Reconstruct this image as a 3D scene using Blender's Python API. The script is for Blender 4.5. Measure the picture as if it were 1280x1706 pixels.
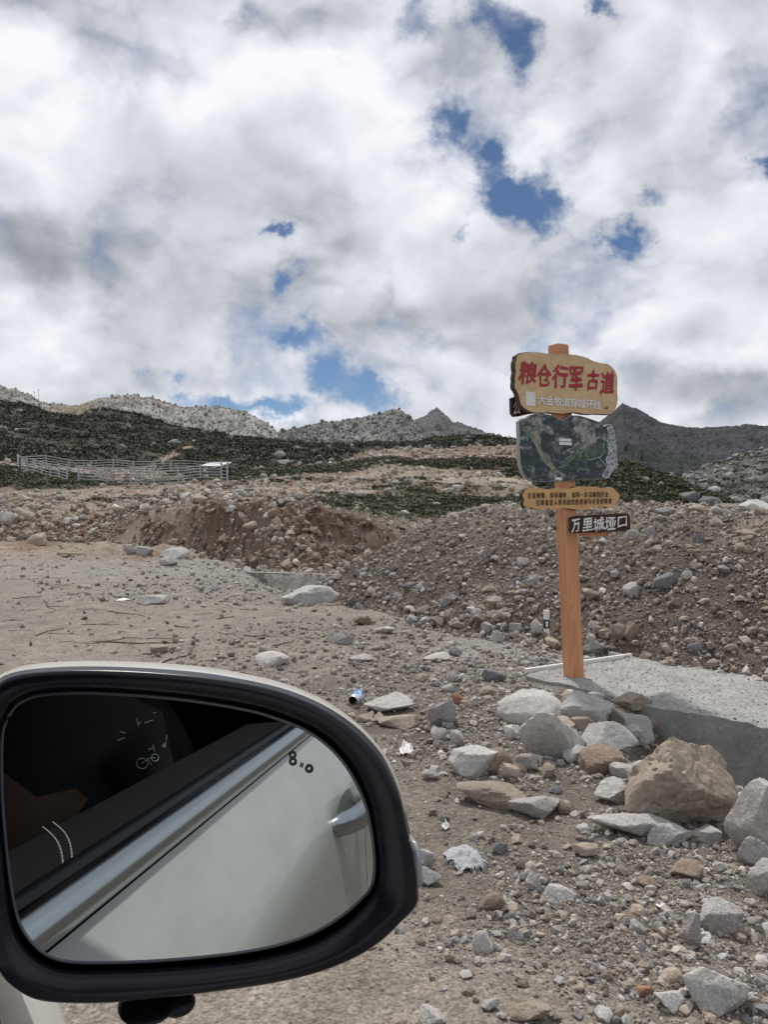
import bpy, bmesh, math, random
import numpy as np
from mathutils import Vector, Matrix

random.seed(7)
RNG = np.random.default_rng(11)
scene = bpy.context.scene
COL = scene.collection
for o in list(bpy.data.objects):
    bpy.data.objects.remove(o)

# ------------------------------------------------------------------ camera
F, CX, HY, CAMZ = 1282.0, 640.0, 845.0, 1.5
cam_d = bpy.data.cameras.new('camera')
cam = bpy.data.objects.new('camera', cam_d)
COL.objects.link(cam)
cam_d.sensor_fit = 'HORIZONTAL'
cam_d.sensor_width = 36.0
cam_d.lens = 36.0 * F / 1280.0
cam_d.clip_start = 0.02
cam_d.clip_end = 20000
cam.location = (0, 0, CAMZ)
cam.rotation_euler = (math.radians(90) - math.atan((853 - HY) / F), 0, 0)
scene.camera = cam

# ------------------------------------------------------------------ sun, sky, exposure
SUN_EL, SUN_AZ = math.radians(61), math.radians(-12)      # azimuth measured from +Y towards +X
SUND = Vector((math.sin(SUN_AZ) * math.cos(SUN_EL), math.cos(SUN_AZ) * math.cos(SUN_EL), math.sin(SUN_EL)))
sl = bpy.data.lights.new('sun', 'SUN')
sl.energy = 3.0
sl.angle = math.radians(3)
sl.color = (1.0, 0.95, 0.88)
so = bpy.data.objects.new('sun', sl)
so.rotation_euler = SUND.to_track_quat('Z', 'Y').to_euler()
COL.objects.link(so)
vs = scene.view_settings
vs.view_transform = 'Standard'
vs.look = 'None'
vs.exposure = 0.0
vs.gamma = 1.0
vs.use_curve_mapping = False


class NT:
    """small helper to write node trees"""
    def __init__(self, nt):
        self.nt = nt
        self.L = nt.links

    def n(self, typ, **kw):
        nd = self.nt.nodes.new(typ)
        for k, v in kw.items():
            setattr(nd, k, v)
        return nd

    def set(self, sock, v):
        if hasattr(v, 'is_output') or isinstance(v, bpy.types.NodeSocket):
            self.L.new(v, sock)
        elif v is not None:
            sock.default_value = v

    def m(self, op, a, b=None, c=None, clamp=False):
        nd = self.n('ShaderNodeMath', operation=op)
        nd.use_clamp = clamp
        self.set(nd.inputs[0], a)
        if b is not None:
            self.set(nd.inputs[1], b)
        if c is not None:
            self.set(nd.inputs[2], c)
        return nd.outputs[0]

    def v(self, op, a, b=None, s=None):
        nd = self.n('ShaderNodeVectorMath', operation=op)
        self.set(nd.inputs[0], a)
        if b is not None:
            self.set(nd.inputs[1], b)
        if s is not None:
            self.set(nd.inputs['Scale'], s)
        return nd.outputs['Value'] if op in ('LENGTH', 'DOT_PRODUCT', 'DISTANCE') else nd.outputs[0]

    def noise(self, vec, scale, detail=4, rough=0.55, lac=2.0, color=False, dist=0.0):
        nd = self.n('ShaderNodeTexNoise')
        self.set(nd.inputs['Vector'], vec)
        nd.inputs['Scale'].default_value = scale
        nd.inputs['Detail'].default_value = detail
        nd.inputs['Roughness'].default_value = rough
        nd.inputs['Lacunarity'].default_value = lac
        nd.inputs['Distortion'].default_value = dist
        return nd.outputs['Color'] if color else nd.outputs['Fac']

    def ramp(self, f, a, b, c=0.0, d=1.0, smooth=True):
        nd = self.n('ShaderNodeMapRange')
        nd.interpolation_type = 'SMOOTHSTEP' if smooth else 'LINEAR'
        self.set(nd.inputs[0], f)
        for i, x in enumerate((a, b, c, d)):
            self.set(nd.inputs[1 + i], x)
        return nd.outputs[0]

    def mix(self, f, a, b, typ='MIX'):
        nd = self.n('ShaderNodeMix', data_type='RGBA', blend_type=typ)
        self.set(nd.inputs[0], f)
        self.set(nd.inputs[6], a if not isinstance(a, tuple) else (*a, 1)[:4])
        self.set(nd.inputs[7], b if not isinstance(b, tuple) else (*b, 1)[:4])
        return nd.outputs[2]

    def cramp(self, f, stops):
        nd = self.n('ShaderNodeValToRGB')
        els = nd.color_ramp.elements
        while len(els) < len(stops):
            els.new(0.5)
        for e, (p, c) in zip(els, stops):
            e.position = p
            e.color = (*c, 1)
        self.set(nd.inputs[0], f)
        return nd.outputs[0]


def build_world():
    w = bpy.data.worlds.new("World")
    scene.world = w
    w.use_nodes = True
    w.node_tree.nodes.clear()
    t = NT(w.node_tree)
    out = t.n('ShaderNodeOutputWorld')
    sky = t.n('ShaderNodeTexSky', sky_type='NISHITA')
    sky.sun_disc = False
    sky.sun_elevation = SUN_EL
    sky.sun_rotation = SUN_AZ
    sky.altitude = 2500
    sky.air_density = 1.0
    sky.dust_density = 0.0
    sky.ozone_density = 3.5
    bg1 = t.n('ShaderNodeBackground')
    t.set(bg1.inputs[0], sky.outputs[0])
    bg1.inputs[1].default_value = 0.072
    d = t.n('ShaderNodeTexCoord').outputs['Generated']
    sp = t.n('ShaderNodeSeparateXYZ')
    t.set(sp.inputs[0], d)
    x, y, z = sp.outputs
    q = t.v('MULTIPLY', d, (1, 1, 1.35))

    def puff(qv, sc):
        vo = t.n('ShaderNodeTexVoronoi', feature='F1')
        t.set(vo.inputs['Vector'], qv)
        vo.inputs['Scale'].default_value = sc
        vo.inputs['Detail'].default_value = 2.0
        vo.inputs['Roughness'].default_value = 0.55
        return vo.outputs['Distance']

    def dens(qv):
        wv = t.v('SCALE', t.v('SUBTRACT', t.noise(qv, 4.2, 5, 0.55, color=True), (0.5, 0.5, 0.5)), s=0.26)
        qw = t.v('ADD', qv, wv)
        f = t.noise(qw, 3.3, 9, 0.52)
        return t.m('SUBTRACT', t.m('ADD', t.m('MULTIPLY', f, .8), .28), t.m('MULTIPLY', puff(qw, 4.6), .42))

    # light comes from the sun side of each cloud: compare the density here with the density a little nearer the sun
    shift = t.v('SCALE', t.v('NORMALIZE', t.v('SUBTRACT', tuple(SUND), d)), s=0.05)
    n0 = dens(q)
    n1 = dens(t.v('ADD', q, shift))
    low = t.noise(t.v('ADD', q, (1.3, 4.1, 0)), 2.2, 2, 0.5)
    fine = t.noise(t.v('ADD', q, (7, 2, 0)), 15.0, 9, 0.62, dist=.5)

    # where the cloud deck is torn open, and where it is thick or thin, as directions in the sky
    yy = t.m('MAXIMUM', y, 0.05)
    gc = t.n('ShaderNodeCombineXYZ')
    t.set(gc.inputs[0], t.m('DIVIDE', x, yy))
    t.set(gc.inputs[1], t.m('DIVIDE', z, yy))
    g0 = gc.outputs[0]
    jit = t.v('SCALE', t.v('SUBTRACT', t.noise(g0, 13.0, 9, 0.66, color=True), (0.5, 0.5, 0.5)), s=0.13)
    g = t.v('MULTIPLY', t.v('ADD', g0, jit), (1, 1, 0))
    jit2 = t.v('SCALE', t.v('SUBTRACT', t.noise(g0, 4.5, 7, 0.6, color=True), (0.5, 0.5, 0.5)), s=0.20)
    g2 = t.v('MULTIPLY', t.v('ADD', g0, jit2), (1, 1, 0))
    front = t.ramp(y, 0.1, 0.4)

    def blobs(vec, lst, k=1.0):
        tot = None
        for (px, py, rx, ry, s) in lst:
            a = t.v('SUBTRACT', vec, ((px - CX) / F, (HY - py) / F, 0))
            a = t.v('MULTIPLY', a, (F / (rx * k), F / (ry * k), 0))
            r = t.ramp(t.v('LENGTH', a), 0.0, 1.0, s, 0.0)
            tot = r if tot is None else t.m('ADD', tot, r)
        return t.m('MULTIPLY', tot, front)

    gaps = blobs(g, [
        (855, 322, 84, 66, 1.35), (812, 265, 56, 50, .95), (915, 358, 62, 44, .9), (1043, 396, 58, 48, 1.15), (1080, 336, 60, 34, .62),
        (768, 388, 34, 40, .95), (742, 215, 40, 95, .60), (868, 75, 52, 90, 1.05), (815, 18, 84, 56, .85), (991, 8, 40, 40, 1.0),
        (700, 30, 56, 70, .62), (460, 378, 30, 30, 1.0), (474, 455, 42, 42, 1.0), (500, 556, 80, 40, 1.0), (560, 592, 50, 50, .75),
        (600, 650, 80, 34, .85), (395, 690, 130, 34, 1.35), (310, 664, 80, 26, .85), (480, 676, 60, 30, .8), (655, 490, 56, 70, .60), (1270, 280, 40, 36, .85),
        (400, 12, 74, 56, .62), (285, 622, 56, 28, .6), (880, 600, 60, 50, .3), (650, 672, 60, 28, .6), (540, 625, 46, 46, .75), (30, 70, 110, 110, -.35), (100, 520, 200, 120, -.3), (1180, 560, 160, 120, -.3), (820, 560, 120, 80, -.3)], 1.0)
    c = t.m('ADD', t.m('MULTIPLY', t.m('SUBTRACT', n0, .5), 1.3), 1.03)
    c = t.m('SUBTRACT', c, t.m('MULTIPLY', gaps, 0.46))
    c = t.m('ADD', c, t.m('MULTIPLY', t.m('SUBTRACT', fine, 0.5), 0.50))
    alpha = t.ramp(c, 0.20, 0.74)
    lit = blobs(g2, [
        (430, 110, 230, 140, .30), (20, 60, 150, 120, .28), (610, 150, 170, 220, .20), (60, 230, 220, 150, .14), (1210, 90, 220, 150, .20),
        (890, 200, 160, 160, .10), (690, 320, 130, 150, .14), (940, 250, 90, 70, .22), (1210, 400, 150, 130, .10), (1030, 450, 80, 80, .16),
        (40, 445, 330, 110, -.42), (280, 470, 220, 90, -.16), (150, 630, 300, 60, -.10), (1150, 650, 300, 80, -.34), (1100, 240, 220, 140, -.10), (330, 300, 200, 100, -.06),
        (600, 420, 200, 160, -.05), (860, 510, 240, 110, -.10), (1060, 120, 130, 100, -.08), (470, 712, 50, 22, .9), (620, 690, 100, 40, .16),
        (1180, 590, 200, 34, .2), (80, 560, 180, 60, .12), (760, 610, 140, 80, .08), (520, 500, 60, 50, .12)])
    sh = t.m('MULTIPLY', t.m('SUBTRACT', n0, n1), 1.25)
    b = t.m('ADD', t.m('ADD', t.m('MULTIPLY', t.m('SUBTRACT', low, 0.5), 0.42), 0.685), sh)
    b = t.m('ADD', b, lit)
    b = t.m('ADD', b, t.m('MULTIPLY', t.m('SUBTRACT', fine, 0.5), 0.09))
    b = t.m('SUBTRACT', b, t.m('MULTIPLY', t.ramp(c, 0.75, 1.35, 0, 1, False), 0.16), clamp=True)
    colr = t.cramp(b, [(0.0, (.25, .275, .30)), (0.3, (.40, .425, .46)), (0.55, (.60, .62, .665)), (0.8, (.79, .81, .87)), (1.0, (.95, .96, 1.0))])
    bg2 = t.n('ShaderNodeBackground')
    t.set(bg2.inputs[0], colr)
    bg2.inputs[1].default_value = 1.0
    mx = t.n('ShaderNodeMixShader')
    t.set(mx.inputs[0], alpha)
    t.L.new(bg1.outputs[0], mx.inputs[1])
    t.L.new(bg2.outputs[0], mx.inputs[2])
    t.L.new(mx.outputs[0], out.inputs[0])
    w.cycles.sampling_method = 'MANUAL'
    w.cycles.sample_map_resolution = 512


build_world()

# ------------------------------------------------------------------ helpers: objects
def tag(o, label=None, cat=None, group=None, kind=None):
    if label:
        o['label'] = label
    if cat:
        o['category'] = cat
    if group:
        o['group'] = group
    if kind:
        o['kind'] = kind
    return o


def mesh_np(name, V, Fc, mats, smooth=False, col=None, mi=None, sharp_deg=0):
    """V (n,3); Fc (m,k) array or list of lists"""
    me = bpy.data.meshes.new(name)
    V = np.asarray(V, dtype=np.float32)
    if isinstance(Fc, np.ndarray):
        m, k = Fc.shape
        me.vertices.add(len(V))
        me.vertices.foreach_set('co', V.ravel())
        me.loops.add(m * k)
        me.loops.foreach_set('vertex_index', Fc.astype(np.int32).ravel())
        me.polygons.add(m)
        me.polygons.foreach_set('loop_start', np.arange(0, m * k, k, dtype=np.int32))
        me.update(calc_edges=True)
    else:
        me.from_pydata([tuple(map(float, v)) for v in V], [], [list(map(int, f)) for f in Fc])
        me.update()
    for mt in (mats if isinstance(mats, (list, tuple)) else [mats]):
        me.materials.append(mt)
    np_ = len(me.polygons)
    if mi is not None:
        me.polygons.foreach_set('material_index', np.asarray(mi, dtype=np.int32))
    me.polygons.foreach_set('use_smooth', np.full(np_, bool(smooth)))
    if col is not None:
        a = me.color_attributes.new('Col', 'FLOAT_COLOR', 'POINT')
        c4 = np.ones((len(V), 4), dtype=np.float32)
        c4[:, :3] = col
        a.data.foreach_set('color', c4.ravel())
    me.validate()
    if sharp_deg:
        me.set_sharp_from_angle(angle=math.radians(sharp_deg))
    return me


ORG = {}


def root(name, loc, label, cat, group=None):
    o = bpy.data.objects.new(name, None)
    o.empty_display_size = 0.1
    o.location = loc
    COL.objects.link(o)
    ORG[o] = np.array(loc, dtype=float)
    return tag(o, label, cat, group)


def add(name, V, Fc, mat, parent=None, origin=None, smooth=False, col=None, mi=None, sharp_deg=0):
    """world coordinate mesh -> object; parts keep the origin of their thing"""
    V = np.asarray(V, dtype=float)
    if parent is not None:
        og = ORG[parent]
    else:
        og = np.array(origin if origin is not None else (0, 0, 0), dtype=float)
    o = bpy.data.objects.new(name, mesh_np(name, V - og, Fc, mat, smooth, col, mi, sharp_deg))
    COL.objects.link(o)
    if parent is not None:
        o.parent = parent
    else:
        o.location = og
    ORG[o] = og
    return o


def box_vf(c, ax, ay, az, hx, hy, hz):
    c, ax, ay, az = (np.array(v, dtype=float) for v in (c, ax, ay, az))
    V = [c + sx * hx * ax + sy * hy * ay + sz * hz * az for sx in (-1, 1) for sy in (-1, 1) for sz in (-1, 1)]
    Fc = [(0, 1, 3, 2), (4, 6, 7, 5), (0, 4, 5, 1), (2, 3, 7, 6), (0, 2, 6, 4), (1, 5, 7, 3)]
    return V, Fc


def tube_vf(pts, rad, n=6, caps=True):
    pts = [np.array(p, dtype=float) for p in pts]
    V, Fc = [], []
    for i, p in enumerate(pts):
        d = pts[min(i + 1, len(pts) - 1)] - pts[max(i - 1, 0)]
        d /= np.linalg.norm(d) + 1e-9
        u = np.cross(d, (0, 0, 1) if abs(d[2]) < .9 else (1, 0, 0))
        u /= np.linalg.norm(u)
        w = np.cross(d, u)
        r = rad[i] if hasattr(rad, '__len__') else rad
        for k in range(n):
            a = 2 * math.pi * k / n
            V.append(p + r * (math.cos(a) * u + math.sin(a) * w))
    for i in range(len(pts) - 1):
        for k in range(n):
            a, b = i * n + k, i * n + (k + 1) % n
            Fc.append((a, b, b + n, a + n))
    if caps:
        Fc.append(tuple(range(n - 1, -1, -1)))
        Fc.append(tuple(range((len(pts) - 1) * n, len(pts) * n)))
    return V, Fc


def join_vf(lst):
    V, Fc = [], []
    for v, f in lst:
        b = len(V)
        V += list(v)
        Fc += [tuple(i + b for i in q) for q in f]
    return V, Fc


# ------------------------------------------------------------------ helpers: noise
def hash3(ix, iy, iz, seed=0):
    h = (ix.astype(np.int64) * 374761393 + iy.astype(np.int64) * 668265263 + iz.astype(np.int64) * 2147483647 + seed * 974634777) & 0xffffffff
    h = ((h ^ (h >> 13)) * 1274126177) & 0xffffffff
    h = ((h ^ (h >> 16)) * 2246822519) & 0xffffffff
    return ((h ^ (h >> 15)) & 0xffffff) / float(0xffffff)


def vnoise(x, y, z, seed=0):
    x, y, z = np.broadcast_arrays(x, y, z)
    ix, iy, iz = np.floor(x), np.floor(y), np.floor(z)
    fx, fy, fz = x - ix, y - iy, z - iz
    ux, uy, uz = (f * f * f * (f * (f * 6 - 15) + 10) for f in (fx, fy, fz))
    r = 0
    for dx in (0, 1):
        for dy in (0, 1):
            for dz in (0, 1):
                w = (ux if dx else 1 - ux) * (uy if dy else 1 - uy) * (uz if dz else 1 - uz)
                r = r + w * hash3(ix + dx, iy + dy, iz + dz, seed)
    return r * 2 - 1


def vnoise2(x, y, seed=0):
    ix, iy = np.floor(x), np.floor(y)
    fx, fy = x - ix, y - iy
    ux, uy = (f * f * f * (f * (f * 6 - 15) + 10) for f in (fx, fy))
    zz = np.zeros_like(ix)
    a = hash3(ix, iy, zz, seed)
    b = hash3(ix + 1, iy, zz, seed)
    c = hash3(ix, iy + 1, zz, seed)
    d = hash3(ix + 1, iy + 1, zz, seed)
    return (a * (1 - ux) * (1 - uy) + b * ux * (1 - uy) + c * (1 - ux) * uy + d * ux * uy) * 2 - 1


def fbm2(x, y, oct=4, seed=0, gain=.5):
    r, a, s = 0, 1.0, 0
    for i in range(oct):
        r = r + a * vnoise2(x * 2 ** i + 17.3 * i, y * 2 ** i - 9.1 * i, seed + i)
        s += a
        a *= gain
    return r / s


def fbm3(x, y, z, oct=4, seed=0, gain=.5):
    r, a, s = 0, 1.0, 0
    for i in range(oct):
        r = r + a * vnoise(x * 2 ** i + 17.3 * i, y * 2 ** i - 9.1 * i, z * 2 ** i + 3.3 * i, seed + i)
        s += a
        a *= gain
    return r / s


def cell2(x, y, seed=0):
    """distance to nearest point and random value of it"""
    ix, iy = np.floor(x), np.floor(y)
    best = np.full(x.shape, 9.0)
    val = np.zeros(x.shape)
    for dx in (-1, 0, 1):
        for dy in (-1, 0, 1):
            cx, cy = ix + dx, iy + dy
            o = np.zeros_like(cx)
            jx, jy = hash3(cx, cy, o, seed), hash3(cx, cy, o + 1, seed)
            d = (cx + jx - x) ** 2 + (cy + jy - y) ** 2
            v = hash3(cx, cy, o + 2, seed)
            k = d < best
            best = np.where(k, d, best)
            val = np.where(k, v, val)
    return np.sqrt(best), val


def sstep(a, b, x):
    t = np.clip((x - a) / (b - a), 0, 1)
    return t * t * (3 - 2 * t)


def at(px, py, D):
    return np.array(((px - CX) / F * D, D, CAMZ + (HY - py) / F * D))


# ------------------------------------------------------------------ materials
def newmat(name):
    m = bpy.data.materials.new(name)
    m.use_nodes = True
    t = NT(m.node_tree)
    b = m.node_tree.nodes['Principled BSDF']
    return m, t, b


def coords(t, kind='Object'):
    return t.n('ShaderNodeTexCoord').outputs[kind]


def bump(t, b, h, strength, dist):
    bn = t.n('ShaderNodeBump')
    bn.inputs['Strength'].default_value = strength
    bn.inputs['Distance'].default_value = dist
    t.set(bn.inputs['Height'], h)
    t.L.new(bn.outputs[0], b.inputs['Normal'])


def mat_plain(name, c, rough=.6, metal=0, spec=.5, coat=0, nscale=None, namt=.15, bmp=0):
    m, t, b = newmat(name)
    b.inputs['Roughness'].default_value = rough
    b.inputs['Metallic'].default_value = metal
    b.inputs['Specular IOR Level'].default_value = spec
    b.inputs['Coat Weight'].default_value = coat
    b.inputs['Coat Roughness'].default_value = .03
    if nscale:
        n = t.noise(coords(t), nscale, 5, .6)
        k = t.ramp(n, .25, .75, 1 - namt, 1 + namt, False)
        t.set(b.inputs['Base Color'], t.v('SCALE', (*c,), s=k))
        if bmp:
            bump(t, b, n, .6, bmp)
    else:
        b.inputs['Base Color'].default_value = (*c, 1)
    return m


def mat_ground(name, fscale=60.0, bmp=.006, contrast=.35, wscale=4.0):
    """albedo of the soil comes from the vertex colours; grain and fine relief from noise in metres"""
    m, t, b = newmat(name)
    at_ = t.n('ShaderNodeAttribute', attribute_name='Col').outputs['Color']
    p = t.n('ShaderNodeNewGeometry').outputs['Position']
    n1 = t.noise(p, fscale, 6, .65)
    n2 = t.noise(p, wscale, 5, .6)
    vo = t.n('ShaderNodeTexVoronoi')
    t.set(vo.inputs['Vector'], p)
    vo.inputs['Scale'].default_value = fscale * .8
    k = t.m('MULTIPLY', t.ramp(n1, .3, .7, 1 - contrast, 1 + contrast, False), t.ramp(n2, .3, .7, 1 - contrast * .5, 1 + contrast * .5, False))
    sepc = t.n('ShaderNodeSeparateColor')
    t.set(sepc.inputs[0], vo.outputs['Color'])
    k = t.m('MULTIPLY', k, t.ramp(sepc.outputs[0], 0, 1, 1 - contrast * .5, 1 + contrast * .55, False))
    t.set(b.inputs['Base Color'], t.v('SCALE', at_, s=k))
    b.inputs['Roughness'].default_value = .95
    b.inputs['Specular IOR Level'].default_value = .15
    vo2 = t.n('ShaderNodeTexVoronoi')
    t.set(vo2.inputs['Vector'], t.v('ADD', p, t.v('SCALE', t.noise(p, fscale * .4, 3, .6, color=True), s=.8 / fscale)))
    vo2.inputs['Scale'].default_value = fscale * .35
    h = t.m('ADD', t.m('MULTIPLY', n1, 1.0), t.m('MULTIPLY', t.m('SUBTRACT', .6, vo.outputs['Distance']), .7))
    h = t.m('ADD', h, t.m('MULTIPLY', t.m('SUBTRACT', .6, vo2.outputs['Distance']), 1.2))
    bump(t, b, h, .9, bmp)
    return m


def mat_stone(name, base, dark, light, speck=.5, sscale=160, bmp=.004, stain=(.22, .17, .12), stain_amt=.35):
    m, t, b = newmat(name)
    oi = t.n('ShaderNodeObjectInfo')
    co = t.n('ShaderNodeVectorMath', operation='ADD')
    g = t.n('ShaderNodeNewGeometry').outputs['Position']
    t.set(co.inputs[0], g)
    t.set(co.inputs[1], t.v('SCALE', (13.1, 7.7, 3.3), s=oi.outputs['Random']))
    p = co.outputs[0]
    n1 = t.noise(p, sscale, 3, .7)
    n2 = t.noise(p, 9, 5, .6)
    n3 = t.noise(p, 34, 5, .65)
    c = t.mix(t.ramp(n1, .38, .5), dark, base)
    c = t.mix(t.ramp(n1, .52, .62), c, light)
    c = t.mix(speck, base, c)
    c = t.mix(t.m('MULTIPLY', t.ramp(n2, .5, .72), stain_amt), c, stain)
    k = t.m('MULTIPLY', t.ramp(n3, .25, .75, .8, 1.2, False), t.ramp(oi.outputs['Random'], 0, 1, .82, 1.15, False))
    t.set(b.inputs['Base Color'], t.v('SCALE', c, s=k))
    b.inputs['Roughness'].default_value = .9
    b.inputs['Specular IOR Level'].default_value = .25
    n4 = t.noise(p, 90, 5, .7)
    bump(t, b, t.m('ADD', t.m('ADD', t.m('MULTIPLY', n3, 1.0), t.m('MULTIPLY', n2, .8)), t.m('ADD', t.m('MULTIPLY', n1, .15), t.m('MULTIPLY', n4, .5))), 1.0, bmp)
    return m


def mat_attr(name, rough=.9, contrast=.25, scale=90, trans=0.0):
    m, t, b = newmat(name)
    a = t.n('ShaderNodeAttribute', attribute_name='Col').outputs['Color']
    p = t.n('ShaderNodeNewGeometry').outputs['Position']
    n = t.noise(p, scale, 4, .65)
    t.set(b.inputs['Base Color'], t.v('SCALE', a, s=t.ramp(n, .3, .7, 1 - contrast, 1 + contrast, False)))
    b.inputs['Roughness'].default_value = rough
    b.inputs['Specular IOR Level'].default_value = .2
    return m


def mat_wood(name, base, dark, axis='Z', grain=26, rough=.55, knots=.5):
    m, t, b = newmat(name)
    p = coords(t)
    s = {'X': (.06, 1, 1), 'Y': (1, .06, 1), 'Z': (1, 1, .045)}[axis]
    q = t.v('MULTIPLY', p, s)
    w = t.noise(p, 2.2, 2, .5, color=True)
    q = t.v('ADD', q, t.v('SCALE', w, s=.05))
    n = t.noise(q, grain, 4, .6)
    n2 = t.noise(q, grain * 4.5, 3, .6)
    wv = t.m('SINE', t.m('MULTIPLY', t.noise(q, grain * .35, 1, .4), 60))
    f = t.m('ADD', t.m('MULTIPLY', t.ramp(n, .35, .7), .55), t.m('MULTIPLY', t.ramp(wv, .1, 1), knots))
    f = t.m('ADD', f, t.m('MULTIPLY', t.ramp(n2, .5, .75), .2), clamp=True)
    t.set(b.inputs['Base Color'], t.mix(f, base, dark))
    b.inputs['Roughness'].default_value = rough
    b.inputs['Specular IOR Level'].default_value = .3
    bump(t, b, f, .25, .002)
    return m


M_GROUND = mat_ground('soil', 75, .014, .42, 3.5)
M_HILL = mat_ground('hillside_soil', 1.6, .12, .30, .15)
M_ROCKFACE = mat_ground('mountain_rock', .8, .55, .34, .06)
M_PEB = mat_attr('loose_gravel', .92, .25, 160)
M_RUB = mat_attr('rubble_stone', .92, .25, 30)
M_TALUS = mat_attr('talus_stone', .95, .25, .8)
M_LEAF = mat_attr('shrub_leaf', .7, .2, 3)
M_GRAN = mat_stone('granite', (.40, .39, .375), (.20, .195, .19), (.56, .55, .53), .6, 150, .009)
M_PALE = mat_stone('pale_granite', (.49, .475, .45), (.27, .265, .255), (.64, .625, .60), .6, 140, .009, stain_amt=.3)
M_TANST = mat_stone('tan_stone', (.37, .31, .25), (.25, .205, .165), (.46, .405, .345), .35, 60, .010)
M_BROWN = mat_stone('brown_stone', (.25, .195, .15), (.155, .115, .09), (.35, .285, .23), .4, 55, .012)
M_DARKST = mat_stone('dark_stone', (.17, .17, .175), (.08, .08, .085), (.30, .30, .31), .6, 120)
M_REDST = mat_stone('reddish_stone', (.33, .17, .11), (.2, .10, .07), (.42, .27, .2), .4, 60)
STONES = {'g': M_GRAN, 'p': M_PALE, 't': M_TANST, 'b': M_BROWN, 'd': M_DARKST, 'r': M_REDST}

# ------------------------------------------------------------------ terrain heights
def P_(v, D):
    return CAMZ + (HY - v) / F * D


def knots(lst):
    out = []
    for D, v in lst:
        out.append((D, P_(v, D) if v > 100 else v))
    return out


COLS = [
    (-400, [(33, 0), (33.5, 0), (33.8, 0), (34, 0), (34.2, 0), (36.5, 868), (42, 842), (50, 832), (54, 822), (58, 806), (68, 776), (85, 766)]),
    (0, [(33, -.03), (33.3, -.03), (33.6, -.03), (33.8, 0), (34, 0), (36, 868), (42, 840), (50, 832), (54, 822), (58, 808), (68, 780), (85, 770)]),
    (150, [(32, -.03), (32.3, -.05), (32.6, -.05), (32.8, 0), (33, 0), (35.5, 874), (40, 850), (46, 832), (50, 824), (54, 815), (71, 791), (85, 780)]),
    (300, [(27, 0), (28, -.35), (28.6, -.4), (28.8, -.35), (29.2, -.35), (31.0, 852), (37, 838), (44, 829), (47, 825), (54, 814), (72, 793), (85, 787)]),
    (370, [(21, 0), (23, -.45), (24, -.5), (24.2, -.4), (25.5, -.3), (27.2, 846), (34, 836), (42, 824), (45, 821), (54, 812), (72, 793), (86, 787)]),
    (450, [(14.3, 0), (17, -.65), (19.9, -.7), (20.05, -.25), (21.5, -.24), (23.1, 844), (32, 836), (41, 821), (44, 818), (60, 800), (75, 788), (88, 780)]),
    (560, [(13.5, 0), (16, -.6), (19.5, -.65), (19.65, -.25), (21.5, -.24), (23.4, 858), (31, 843), (42, 820), (45, 817), (60, 798), (75, 780), (90, 770)]),
    (640, [(13.5, 0), (16, -.5), (19.5, -.5), (19.65, -.25), (22, -.2), (24.2, 880), (33, 848), (43, 822), (46, 817), (58, 803), (78, 765), (95, 748)]),
    (750, [(14, 0), (15, 0), (16, 0), (17, 0), (22, 0), (30, 885), (36, 862), (46, 828), (54, 801), (61, 798.5), (75, 768), (100, 745)]),
    (860, [(14, 0), (15, 0), (16, 0), (17, 0), (22, 0), (30, 880), (36, 862), (46, 836), (55, 802), (62, 798), (76, 766), (100, 741)]),
    (1000, [(14, 0), (15, 0), (16, 0), (17, 0), (22, 0), (30, .4), (40, 858), (50, 850), (60, 845), (70, 842), (85, 838), (100, 835)]),
    (1150, [(14, 0), (15, 0), (16, 0), (17, 0), (22, 0), (30, .3), (40, 866), (50, 864), (60, 862), (70, 862), (85, 860), (100, 858)]),
    (1700, [(14, 0), (15, 0), (16, 0), (17, 0), (22, 0), (30, .3), (40, 866), (50, 864), (60, 862), (70, 862), (85, 860), (100, 858)]),
]
CPX = np.array([(c[0] - CX) / F for c in COLS])
CK = np.array([knots(c[1]) for c in COLS])          # (ncol, K, 2)

MOUND = np.array([(-1.25, 13.0), (-.77, 12.4), (.46, 9.86), (1.31, 8.86), (2.41, 7.54), (3.25, 6.52), (4.4, 5.2), (6.5, 3.0), (14, 2.5), (16, 26), (6, 25), (1.0, 21), (-.6, 17)])


def poly_dist(x, y, poly):
    """signed distance, positive inside"""
    d = np.full(x.shape, 1e9)
    inside = np.zeros(x.shape, bool)
    n = len(poly)
    for i in range(n):
        ax, ay = poly[i]
        bx, by = poly[(i + 1) % n]
        ex, ey = bx - ax, by - ay
        t = np.clip(((x - ax) * ex + (y - ay) * ey) / (ex * ex + ey * ey), 0, 1)
        d = np.minimum(d, np.hypot(x - ax - t * ex, y - ay - t * ey))
        c = ((ay > y) != (by > y)) & (x < (bx - ax) * (y - ay) / (by - ay + 1e-12) + ax)
        inside ^= c
    return np.where(inside, d, -d)


# concrete slab: near edge runs A -> B towards the camera on the right
SLAB_NEAR = [(1.24, 6.72), (1.62, 6.28), (1.88, 5.74), (2.58, 5.16), (3.5, 4.35), (4.8, 3.2)]
SLAB_FAR = [(2.42, 7.50), (2.55, 7.30), (2.85, 6.95), (3.45, 6.28), (4.35, 5.25), (5.6, 3.9)]


def line_sd(x, y, a, b):
    a, b = np.array(a), np.array(b)
    d = b - a
    L = np.hypot(*d)
    d = d / L
    t = (x - a[0]) * d[0] + (y - a[1]) * d[1]
    s = -((x - a[0]) * -d[1] + (y - a[1]) * d[0])     # positive on the camera side
    return t, s


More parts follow.
